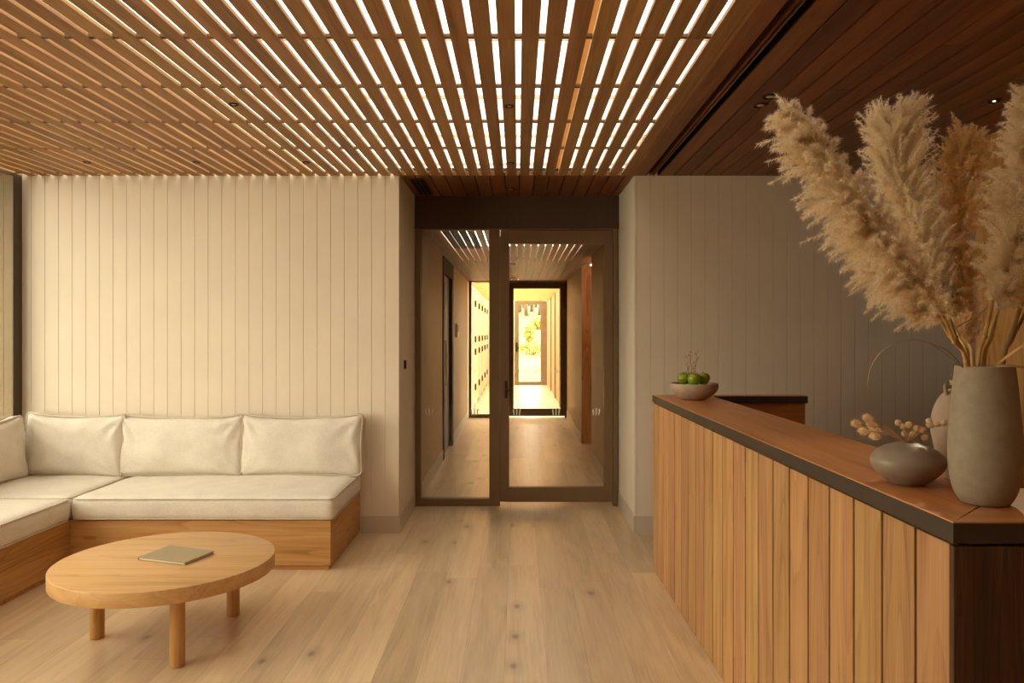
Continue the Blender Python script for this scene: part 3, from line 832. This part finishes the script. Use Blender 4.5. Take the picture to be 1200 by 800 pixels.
# ------------------------------------------------------------------ coffee table and book
TX, TY, TR, TZ = -1.722, 3.765, .506, .392
tab = thing('coffee_table', 'round oak coffee table on stubby round legs in front of the sofa', 'coffee table', (TX,TY,0))
MB().lathe([(0.0005,TZ-.068),(TR-.005,TZ-.068),(TR-.0015,TZ-.0665),(TR,TZ-.063),(TR,TZ-.003),(TR-.001,TZ-.001),(TR-.003,TZ),(0.0005,TZ)], 96, (TX,TY,0)).build('table_top', M['table'], tab, smooth=True)
for (lx, ly) in ((-1.531,3.452),(-1.513,4.079),(-2.066,3.771)):
    MB().lathe([(.030,0),(.033,.003),(.033,TZ-.0685)], 32, (lx,ly,0)).build('leg', M['tleg'], tab, smooth=True)
A,B_,C_,D_ = (-1.847,3.732),(-1.786,3.941),(-1.518,3.837),(-1.580,3.644)
bk = thing('book', 'slim olive grey hardback lying closed on the round coffee table', 'book', (-1.683,3.79,TZ))
cen = Vector((-1.683,3.79))
def quad(k): return [tuple(cen+(Vector(p)-cen)*k) for p in (A,B_,C_,D_)]
MB().prism(quad(1.0), TZ+.0005, TZ+.0035).prism(quad(1.0), TZ+.0125, TZ+.0155).prism([A,B_,tuple(Vector(B_)+Vector((.004,-.0014))),tuple(Vector(A)+Vector((.004,-.0014)))], TZ+.0035, TZ+.0125).build('cover', M['book'], bk, bevel=.0006)
MB().prism(quad(.965), TZ+.0036, TZ+.0124).build('pages', M['paper'], bk)

# ------------------------------------------------------------------ vases, bowl, fruit on the desk
def smooth_prof(ctrl, n=40):
    """Catmull-Rom through (r,z) control points"""
    c = [Vector(p) for p in ctrl]; c = [c[0]*2-c[1]] + c + [c[-1]*2-c[-2]]
    out = []
    segs = len(c)-3
    for i in range(segs):
        p0,p1,p2,p3 = c[i:i+4]
        m = max(2, n//segs)
        for k in range(m):
            t = k/m
            out.append(.5*((2*p1)+(p2-p0)*t+(2*p0-5*p1+4*p2-p3)*t*t+(3*p1-p0-3*p2+p3)*t**3))
    out.append(c[-2])
    return [(max(.0003,p[0]), p[1]) for p in out]
VX, VY = 1.083, 1.782
HV = .318
op = smooth_prof([(.045,0),(.053,.006),(.0645,.028),(.0725,.062),(.0762,.11),(.0760,.145),(.0722,.20),(.0672,.26),(.0622,.308),(.0610,HV)], 60)
ip = [(.0585,HV+.0012),(.056,HV-.004),(.057,HV-.03),(.066,.2),(.069,.12),(.06,.05),(.0003,.02)]
vase = tag(MB().lathe([(.0003,.001)]+op+ip, 72, (VX,VY,ZT)).build('tall_vase', M['clay'], smooth='all'),
           'tall grey stoneware vase holding the pampas plumes at the near end of the desk', 'vase')
SVX, SVY = 1.020, 2.010
op = smooth_prof([(.036,0),(.041,.003),(.058,.014),(.080,.034),(.0895,.052),(.0885,.068),(.074,.087),(.050,.100),(.026,.107),(.013,.109)], 60)
sv = tag(MB().lathe([(.0003,.001)]+op+[(.0115,.1085),(.011,.10),(.03,.09),(.06,.06),(.03,.02),(.0003,.016)], 72, (SVX,SVY,ZT)).build('squat_vase', M['clay2'], smooth='all'),
         'squat flattened taupe vase with a tiny neck, holding bunny tails and dried pods', 'vase')
PX, PY = 1.196, 2.085
op = smooth_prof([(.036,0),(.042,.01),(.054,.06),(.0655,.115),(.068,.142),(.062,.185),(.045,.222),(.024,.240),(.019,.250),(.021,.262),(.022,.266)], 60)
t = thing('clay_vase', 'pale clay vase half hidden between the tall vase and the squat one', 'vase', (PX,PY,ZT))
MB().lathe([(.0003,.001)]+op+[(.018,.264),(.015,.255),(.016,.245),(.03,.22),(.0003,.2)], 56, (PX,PY,ZT)).build('body', M['clay3'], t, smooth='all')
MB().tube([(PX-.034,PY-.01,ZT+.228),(PX-.041,PY-.01,ZT+.240),(PX-.042,PY-.01,ZT+.252),(PX-.037,PY-.01,ZT+.262)], [.006,.0055,.004,.001], 8).tube([(PX-.041,PY-.01,ZT+.246),(PX-.018,PY-.004,ZT+.250)],[.004,.005],8).build('handle', M['clay3'], t, smooth='all')

# bowl, apples, sprig
BX, BY = 1.040, 4.535
op = smooth_prof([(.058,0),(.070,.004),(.098,.020),(.126,.045),(.139,.070),(.1395,.090),(.1375,.096)], 40)
bp_ = [(.134,.0955),(.130,.088),(.122,.06),(.095,.032),(.05,.018),(.0003,.016)]
tag(MB().lathe([(.0003,.001)]+op+bp_, 64, (BX,BY,ZT)).build('fruit_bowl', M['bowl'], smooth='all'), 'sandy ceramic bowl of green apples at the far end of the desk', 'bowl')
def apple(x, y, z, r, tilt, rz, label):
    t = thing('apple', label, 'apple', (0,0,0), 'apples in the bowl')
    prof = smooth_prof([(.0003,-.80),(.22,-.88),(.5,-.82),(.82,-.42),(1.0,.08),(.93,.52),(.66,.84),(.34,.88),(.12,.70),(.0003,.58)], 40)
    bd = MB().lathe([(a*r, c*r) for a,c in prof], 32).build('fruit', M['apple'], t, smooth='all', loc=(0,0,0))
    st = MB().tube([(0,0,.55*r),(.05*r,0,.85*r),(.16*r,.02*r,1.16*r)], [.05*r,.045*r,.07*r], 6).build('stalk', M['twig'], t, smooth='all', loc=(0,0,0))
    t.location = (x,y,z); t.rotation_euler = (tilt[0], tilt[1], rz)
RA = .0375
for (ax_, ay_, az_, r_, tl_, rz_, lab_) in (
    (-.058, .010, .121, RA, (.15,-.2), .3, 'green apple on top in the bowl, on the window side behind the front one'),
    (-.009, -.045, .118, RA, (-.2,.1), 1.2, 'green apple on top at the front middle of the bowl'),
    (.056, .000, .121, RA, (.15,.15), 2.2, 'green apple on top in the bowl, the staff side one with its stalk hollow showing'),
    (-.040, -.052, .062, RA*.9, (.1,.2), .8, 'lower green apple under the front one, just above the bowl rim'),
    (.045, -.050, .062, RA*.9, (.2,.1), 2.8, 'lower green apple under the staff side one, below the bowl rim'),
    (-.05, .05, .062, RA*.9, (.2,.1), 1.8, 'lower green apple under the window side one, hidden in the bowl')):
    apple(BX+ax_, BY+ay_, ZT+az_, r_, tl_, rz_, lab_)
sp_lab = ['leaning to the window','standing upright','leaning to the staff side']
for i, (u0,u1,v1) in enumerate(((811,802,417),(812,808.5,412),(813,817,412))):
    t = thing('dried_sprig', 'thin dried sprig with small pale buds in the apple bowl, '+sp_lab[i], 'dried sprig', (BX,BY,ZT), 'sprigs in the bowl')
    p0 = Vector((BX-.008+i*.008, BY+.020, ZT+.035)); p1 = at(u1, v1, BY+.03)
    mid = (p0+p1)/2 + Vector((.006*(1-i),0,0))
    MB().tube([p0,mid,p1], [.0018,.0014,.001], 5).build('stem', M['straw2'], t, smooth='all')
    bd = MB()
    for k in range(9):
        f = .45+.55*k/8; c = p0.lerp(p1,f) + Vector((random.uniform(-.013,.013),random.uniform(-.01,.01),random.uniform(-.004,.006)))
        bd.lathe([(.0003,-.008),(.0045,-.003),(.005,.002),(.0003,.009)], 6, tuple(c))
        bd.tube([p0.lerp(p1,f-.06), c], .0007, 4)
    bd.build('buds', M['pod'], t, smooth='all')

# bunny tails and pods in the squat vase
mouth = Vector((SVX, SVY, ZT+.106))
def fuzz(b, c, ax, rl, rr, n, hl):
    """many fine bristles over an egg shape"""
    ax = Vector(ax).normalized(); e1 = ax.orthogonal().normalized(); e2 = ax.cross(e1)
    for _ in range(n):
        z = RNG.uniform(-1,1); a = RNG.uniform(0,2*PI); q = math.sqrt(1-z*z)
        nrm = e1*(q*math.cos(a)) + e2*(q*math.sin(a)) + ax*z
        p = c + e1*(rr*q*math.cos(a)) + e2*(rr*q*math.sin(a)) + ax*(rl*z)
        d = (nrm + ax*.7 + Vector(RNG.normal(size=3))*.25).normalized()
        s = d.orthogonal().normalized()*.00035
        b.add([p-s, p+s, p+d*hl*RNG.uniform(.6,1.2)], [(0,1,2)])
def egg(b, c, ax, rl, rr, n=12):
    ax = Vector(ax).normalized(); e1 = ax.orthogonal().normalized(); e2 = ax.cross(e1)
    rings = 8
    vs = [c-ax*rl]
    for i in range(1, rings):
        th = PI*i/rings
        for k in range(n):
            a = 2*PI*k/n
            vs.append(c + ax*(-rl*math.cos(th)) + (e1*math.cos(a)+e2*math.sin(a))*rr*math.sin(th))
    vs.append(c+ax*rl)
    fs = [(0,1+(k+1)%n,1+k) for k in range(n)]
    for i in range(rings-2):
        for k in range(n):
            fs.append((1+i*n+k,1+i*n+(k+1)%n,1+(i+1)*n+(k+1)%n,1+(i+1)*n+k))
    l = len(vs)-1; o_ = 1+(rings-2)*n
    fs += [(l,o_+k,o_+(k+1)%n) for k in range(n)]
    b.add(vs, fs)
tails = [(1004,496,'lowest reaching, farthest out'),(1017,489.5,'topmost of the bunny tails'),(1022,498,'in the middle of the bunny tails'),(1012.5,505,'under the farthest reaching one'),(1026,503.5,'close above the lowest one'),(1025.5,511,'lowest of the bunny tails')]
for i, (u, v, lab) in enumerate(tails):
    t = thing('bunny_tail', 'cream bunny tail grass head over the squat vase, '+lab, 'dried grass', tuple(mouth), 'bunny tails in the squat vase')
    Y = SVY - .03 + .012*i
    h = at(u, v, Y)
    ax = (h - mouth).normalized(); ax = (ax + Vector((-.35,0,.0))).normalized()
    md = mouth.lerp(h,.55)+Vector((0,0,.012))
    MB().tube([mouth-Vector((0,0,.03)), mouth, md, h], [.0009,.0009,.0008,.0007], 5).build('stem', M['straw'], t, smooth='all')
    b = MB(); egg(b, h, ax, .0135, .0082); fuzz(b, h, ax, .0135, .0085, 420, .007)
    b.build('head', M['bunny'], t)
pods = [(1052.5,495),(1058.5,499.5),(1065,497.5),(1060.5,508),(1070,509),(1074,501.5),(1080.5,503.5),(1084,512.5),(1088.5,493),(1089.5,497.5),(1099.5,496.5),(1106,495.5)]
plab = ['tallest on the bunny tail side','second from the bunny tails','third from the bunny tails','low one under the first three','low one at the middle','round one in the middle','pair member nearer the vase mouth','lowest, reaching toward the tall vase','topmost toward the tall vase','just under the topmost','in front of the clay vase','farthest out, against the tall vase']
for i, (u, v) in enumerate(pods):
    t = thing('dried_pod', 'dried pod on a stalk in the squat vase, '+plab[i], 'dried pod', tuple(mouth), 'pods in the squat vase')
    Y = SVY + random.uniform(-.02,.03)
    h = at(u, v, Y)
    md = mouth.lerp(h,.5)+Vector((0,0,.008))
    MB().tube([mouth-Vector((0,0,.03)), mouth, md, h], [.0009,.0009,.0008,.0008], 5).build('stem', M['straw'], t, smooth='all')
    b = MB(); ax = (h-mouth).normalized(); rr = random.uniform(.0078,.0092)
    egg(b, h, ax, rr*(1.3 if i in (7,10) else 1.0), rr); fuzz(b, h, ax, rr, rr, 160, .0025)
    b.build('head', M['bunny'], t, smooth='all')

# ------------------------------------------------------------------ pampas
def tri_mesh(name, P, mats, parent, extra=None):
    """P: (n,3,3) triangles, extra: an MB joined in"""
    n = len(P)
    v = P.reshape(-1,3); nv = len(v)
    ev = np.array(extra.v) if extra else np.zeros((0,3)); ef = extra.f if extra else []
    me = bpy.data.meshes.new(name)
    verts = np.vstack([v, ev])
    loops = list(range(nv)); starts = list(range(0,nv,3)); 
    tot = [3]*n
    for f in ef:
        starts.append(len(loops)); tot.append(len(f)); loops.extend(nv+i for i in f)
    me.vertices.add(len(verts)); me.vertices.foreach_set('co', verts.astype(np.float32).ravel())
    me.loops.add(len(loops)); me.loops.foreach_set('vertex_index', np.array(loops, np.int32))
    me.polygons.add(len(starts)); me.polygons.foreach_set('loop_start', np.array(starts, np.int32))
    me.update(calc_edges=True); me.validate()
    me.materials.append(mats)
    return link(name, me, parent)
def curve_pts(ctrl, n):
    c = [Vector(p) for p in ctrl]; c = [c[0]*2-c[1]]+c+[c[-1]*2-c[-2]]
    out = []
    segs = len(c)-3
    for k in range(n+1):
        f = k/n*segs; i = min(int(f), segs-1); t = f-i
        p0,p1,p2,p3 = c[i:i+4]
        out.append(.5*((2*p1)+(p2-p0)*t+(2*p0-5*p1+4*p2-p3)*t*t+(3*p1-p0-3*p2+p3)*t**3))
    return out
def unit(a): return a/np.maximum(np.linalg.norm(a,axis=-1,keepdims=True),1e-9)
def pampas(label, stem_px, axis_px, width, mat, nbr=170, nh=150, droop=.25, lean=(0,0,0), seed=1, hair=.020, stemmat='straw', prof=None, dens=3.0):
    """stem_px and axis_px: control points (u, v, Y) of the stalk and of the plume's middle line"""
    R = np.random.default_rng(seed); nbr = int(nbr*dens); nh = int(nh*1.25)
    root = thing('pampas_plume', label, 'pampas grass', (VX,VY,ZT+HV), 'pampas plumes in the tall vase')
    st = [at(*p) for p in stem_px]; axs = [at(*p) for p in axis_px]
    foot = Vector((VX+(st[0].x-VX)*.5, VY+(st[0].y-VY)*.5, ZT+.03))
    MB().tube(curve_pts([foot]+st+[axs[0]], 14), [.0044]*12+[.0038]*3, 8).build('stem', M[stemmat], root, smooth='all')
    ra = curve_pts(axs, 40); A = np.array([tuple(p) for p in ra])
    T = unit(np.gradient(A, axis=0))
    s = np.sort(R.uniform(0.0,1,nbr)**.9)
    idx = s*40; i0 = np.clip(idx.astype(int),0,39); fr = (idx-i0)[:,None]
    base = A[i0]*(1-fr)+A[i0+1]*fr; tg = unit(T[i0]*(1-fr)+T[i0+1]*fr)
    rnd = R.normal(size=(nbr,3)); rad = unit(rnd - tg*np.sum(rnd*tg,axis=1,keepdims=True))
    if prof is None:
        pr = np.interp(s,[0,.12,.35,.65,.85,1],[.5,.95,1,.85,.6,.3])
    else:
        pr = np.interp(s,prof[0],prof[1])
    ang = np.interp(s,[0,.5,.85,1],[.85,.85,.65,.35])*R.uniform(.7,1.2,nbr)
    Ln = np.minimum(width*pr*(R.uniform(0,1,nbr)**.7*.8+.3)/np.maximum(np.sin(ang),.35), .13)
    d0 = unit(tg*np.cos(ang)[:,None]+rad*np.sin(ang)[:,None])
    K = 10
    tt = np.linspace(0,1,K)
    dr = np.array([0,0,-1.0])*droop + np.array(lean)
    wig = R.normal(size=(nbr,3))*.10
    Bp = base[:,None,:] + (d0[:,None,:]*tt[None,:,None] + (dr+wig)[:,None,:]*(tt**2.2)[None,:,None])*Ln[:,None,None]   # (nbr,K,3)
    # hairs
    m = nbr*nh
    bi = np.repeat(np.arange(nbr),nh); t = R.uniform(.02,1,m)
    f = t*(K-1); j = np.clip(f.astype(int),0,K-2); w = (f-j)[:,None]
    hp = Bp[bi,j]*(1-w)+Bp[bi,j+1]*w; bd = unit(Bp[bi,j+1]-Bp[bi,j])
    hd = unit(bd*R.uniform(.5,1.1,(m,1)) + R.normal(size=(m,3))*.7 + np.array([0,0,-.12]))
    hl = hair*R.uniform(.5,1.25,m)*(1-.35*t)
    sd = unit(np.cross(hd, R.normal(size=(m,3))))*R.uniform(.0004,.0009,(m,1))
    tip = hp+hd*hl[:,None]; tip[:,2] -= hl*.12
    tri = np.stack([hp-sd, hp+sd, tip],axis=1)
    # branch threads as slim triangles
    a, c = Bp[:,:-1].reshape(-1,3), Bp[:,1:].reshape(-1,3)
    dd = unit(c-a); s2 = unit(np.cross(dd, R.normal(size=dd.shape)))*.0005
    th = np.stack([a-s2,a+s2,c],axis=1)
    core = MB().tube(ra[:-1], list(np.linspace(.0028,.0008,40)), 6)
    tri_mesh('plume', np.concatenate([tri,th]), mat, root, core)
    return root
YV = VY
pampas('broad pampas plume arching far out to the window side, palest and lowest',
       [(1134,429,YV-.012),(1114,395,YV-.03)], [(1102,376,YV-.04),(1062,325,YV-.06),(1012,258,YV-.09),(968,192,YV-.11),(932,142,YV-.12)], .088, M['plume'], 230, 170, .38, (-.05,0,0), 1, .020)
pampas('wide feathery pampas plume behind the broadest one, its ragged tip leaning to the oak wall',
       [(1135,429,YV+.02),(1124,396,YV+.05)], [(1112,372,YV+.07),(1090,310,YV+.10),(1066,240,YV+.13),(1050,190,YV+.14),(1046,166,YV+.14)], .090, M['plume'], 230, 170, .12, (.16,0,.02), 2, .020,
       prof=([0,.12,.35,.65,.88,1],[.4,.7,.9,.95,.95,.8]))
pampas('slim golden pampas plume standing upright in the middle of the vase',
       [(1140,430,YV+.03),(1139,412,YV+.04)], [(1136,402,YV+.05),(1127,335,YV+.08),(1123,260,YV+.10),(1126,205,YV+.11),(1130,178,YV+.11)], .068, M['plume2'], 190, 170, .2, (0,0,.0), 3, .015,
       prof=([0,.1,.3,.6,.85,1],[.3,.4,.75,1,.8,.5]))
pampas('tall thick pampas plume on the oak wall side, reaching highest',
       [(1150,430,YV),(1158,398,YV+.0)], [(1170,362,YV),(1186,300,YV-.0),(1199,235,YV-.01),(1208,165,YV-.02),(1212,118,YV-.02)], .085, M['plume'], 230, 170, .25, (-.02,0,0), 4, .018)
pampas('pampas plume leaning farthest toward the oak wall, beside the tallest one',
       [(1173,430,YV+.02),(1186,398,YV+.03)], [(1204,362,YV+.04),(1230,290,YV+.06),(1254,215,YV+.07),(1270,150,YV+.08)], .080, M['plume'], 190, 150, .2, (.0,0,0), 5, .018, stemmat='straw2')
pampas('short fluffy pampas tuft low behind the stems at the vase mouth',
       [(1135,430,YV+.05),(1133,415,YV+.06)], [(1132,408,YV+.07),(1128,375,YV+.09),(1126,335,YV+.10),(1128,300,YV+.11)], .045, M['plume'], 110, 130, .1, (0,0,0), 6, .016)
# bare reeds
for i, (p, r, mt, lab) in enumerate((
    ([(1146,431,YV-.03),(1154,394,YV-.03),(1163,352,YV-.02)], .0048, 'straw', 'thick straw reed standing in the vase mouth under the tall plume'),
    ([(1153,431,YV+.0),(1162,393,YV+.01),(1172,350,YV+.02)], .0042, 'straw', 'straw reed with a bent node next to the thickest reed'),
    ([(1133,430,YV-.022),(1118,400,YV-.05),(1106,370,YV-.06)], .004, 'straw', 'straw reed leaning to the window from the vase mouth'),
    ([(1132,430,YV+.006),(1120,396,YV-.01),(1113,374,YV-.01)], .0044, 'straw2', 'broken reed with a ragged top beside the leaning stems'),
    ([(1175,430,YV+.015),(1185,394,YV+.03),(1198,352,YV+.03)], .0048, 'straw2', 'dull green grey reed at the wall side of the vase mouth'))):
    pts = [at(*q) for q in p]
    foot = Vector((VX+(pts[0].x-VX)*.5, VY+(pts[0].y-VY)*.5, ZT+.03))
    b = MB().tube(curve_pts([foot]+pts, 16), [r]*17, 8)
    nd = pts[1]; b.tube([nd-Vector((0,0,.006)), nd, nd+Vector((0,0,.006))], [r*1.05, r*1.35, r*1.05], 8)
    tag(b.build('dried_reed', M[mt], smooth='all'), lab, 'dried reed', 'bare reeds in the tall vase')
# loose leaf blades
for p, w, mt, lab in (
    ([(1128,430,YV-.03),(1108,414,YV-.06),(1090,402,YV-.09),(1072,398,YV-.11),(1045,403,YV-.13),(1024,422,YV-.14),(1016,448,YV-.14),(1019,466,YV-.14),(1018,482,YV-.14)], .0016, 'leafdry', 'thin dry leaf arching out of the tall vase and hanging over the squat one'),
    ([(1129,430,YV-.05),(1112,411,YV-.08),(1096,404,YV-.10),(1088,400,YV-.11)], .0028, 'leafdry', 'short curled dry leaf at the window side of the vase mouth'),
    ([(1132,430,YV-.06),(1131,427,YV-.085),(1131,446,YV-.09),(1136,464,YV-.088)], .0008, 'leafdry', 'dry leaf hanging down over the front of the tall vase'),
    ([(1166,430,YV-.03),(1180,418,YV-.06),(1200,404,YV-.08),(1225,392,YV-.09)], .0030, 'straw', 'pale leaf blade rising from the vase mouth toward the oak wall'),
    ([(1164,430,YV-.05),(1178,428.5,YV-.08),(1200,430.5,YV-.10),(1222,434,YV-.11)], .0026, 'straw2', 'pale leaf blade lying almost level across the vase rim'),
    ([(1120,384,YV-.06),(1136,375,YV-.07),(1150,366,YV-.08),(1160,358,YV-.08)], .0014, 'straw2', 'slim dry leaf crossing in front of the stems')):
    pts = curve_pts([at(*q) for q in p], 24)
    ws = [w*min(1,(24-i)/7+.15) for i in range(25)]
    tag(MB().ribbon(pts, ws, (0,.4,1) if 'level' in lab or 'crossing' in lab or 'rising' in lab else (.5,.8,.3)).build('dried_leaf', M[mt], smooth='all'), lab, 'dried leaf', 'loose leaf blades at the tall vase')

# ------------------------------------------------------------------ light
w = bpy.data.worlds.new('sky'); SC.world = w; w.use_nodes = True
nt = w.node_tree; nt.nodes.clear()
wo = N(nt,'ShaderNodeOutputWorld'); bg = N(nt,'ShaderNodeBackground'); nt.links.new(bg.outputs[0], wo.inputs[0])
bg.inputs[0].default_value = (1.0, .91, .735, 1); bg.inputs[1].default_value = 13.0
def portal(name, loc, rot, sx, sy):
    l = bpy.data.lights.new(name, 'AREA'); l.shape = 'RECTANGLE'; l.size = sx; l.size_y = sy
    l.cycles.is_portal = True
    o = bpy.data.objects.new(name, l); COL.objects.link(o); o.location = loc; o.rotation_euler = rot
portal('window_daylight', (XL-.12, (WY0+YW)/2, ZC/2), (0, -PI/2, 0), ZC-.1, YW-WY0)
portal('skylight_daylight', ((XL+.857)/2, (YS-2.6)/2, ZS+.06), (0, 0, 0), .857-XL, YS+2.6)
portal('corridor_daylight', (-.09, (YD+SY1)/2, ZK+.06), (0,0,0), 1.46, SY1-YD)
portal('added_louvre_daylight', (-.01, (YD2+YD3)/2, ZK+.06), (0,0,0), CYR-CYL, YD3-YD2)  # over the added louvres
portal('added_window_daylight', (CYR+.12, (YD2+15.3)/2, ZK/2), (0, PI/2, 0), ZK, 1.7)
portal('garden_daylight', (.33, YD3+.12, ZK/2), (-PI/2, 0, 0), .7, ZK)
def spot(name, loc, energy, size, target):
    l = bpy.data.lights.new(name, 'SPOT'); l.energy = energy; l.spot_size = size; l.spot_blend = .6; l.color = (1,.78,.52); l.shadow_soft_size = .03
    o = bpy.data.objects.new(name, l); COL.objects.link(o); o.location = loc
    o.rotation_euler = (Vector(target)-Vector(loc)).to_track_quat('-Z','Y').to_euler()
x, y = on_ceiling(1165,118); spot('downlight_beam', (x,y,ZC-.02), 45, .75, (VX+.25,VY+.6,1.65))

l = bpy.data.lights.new('doorway_fill_lamp', 'POINT'); l.energy = 9; l.color = (1,.80,.54); l.shadow_soft_size = .12  # unseen fill light added to brighten the oak doorway
o = bpy.data.objects.new('doorway_fill_lamp', l); COL.objects.link(o); o.location = (1.25, 9.5, 2.15)

# ------------------------------------------------------------------ camera and view
cam = bpy.data.cameras.new('camera'); cam.sensor_width = 36; cam.sensor_fit = 'HORIZONTAL'; cam.lens = 36*F/1200
cam.shift_x = (600-CU)/1200; cam.shift_y = (CV-400)/1200
cam.clip_start = .05
co = bpy.data.objects.new('camera', cam); COL.objects.link(co); co.location = (0,0,EYE); co.rotation_euler = (PI/2,0,0)
SC.camera = co
SC.view_settings.view_transform = 'Standard'; SC.view_settings.look = 'None'
SC.view_settings.exposure = 0.18; SC.view_settings.gamma = 1.0; SC.view_settings.use_curve_mapping = False
SC.cycles.max_bounces = 12; SC.cycles.diffuse_bounces = 6; SC.cycles.transparent_max_bounces = 24
SC.cycles.caustics_reflective = False; SC.cycles.caustics_refractive = False
SC.cycles.sample_clamp_indirect = 5
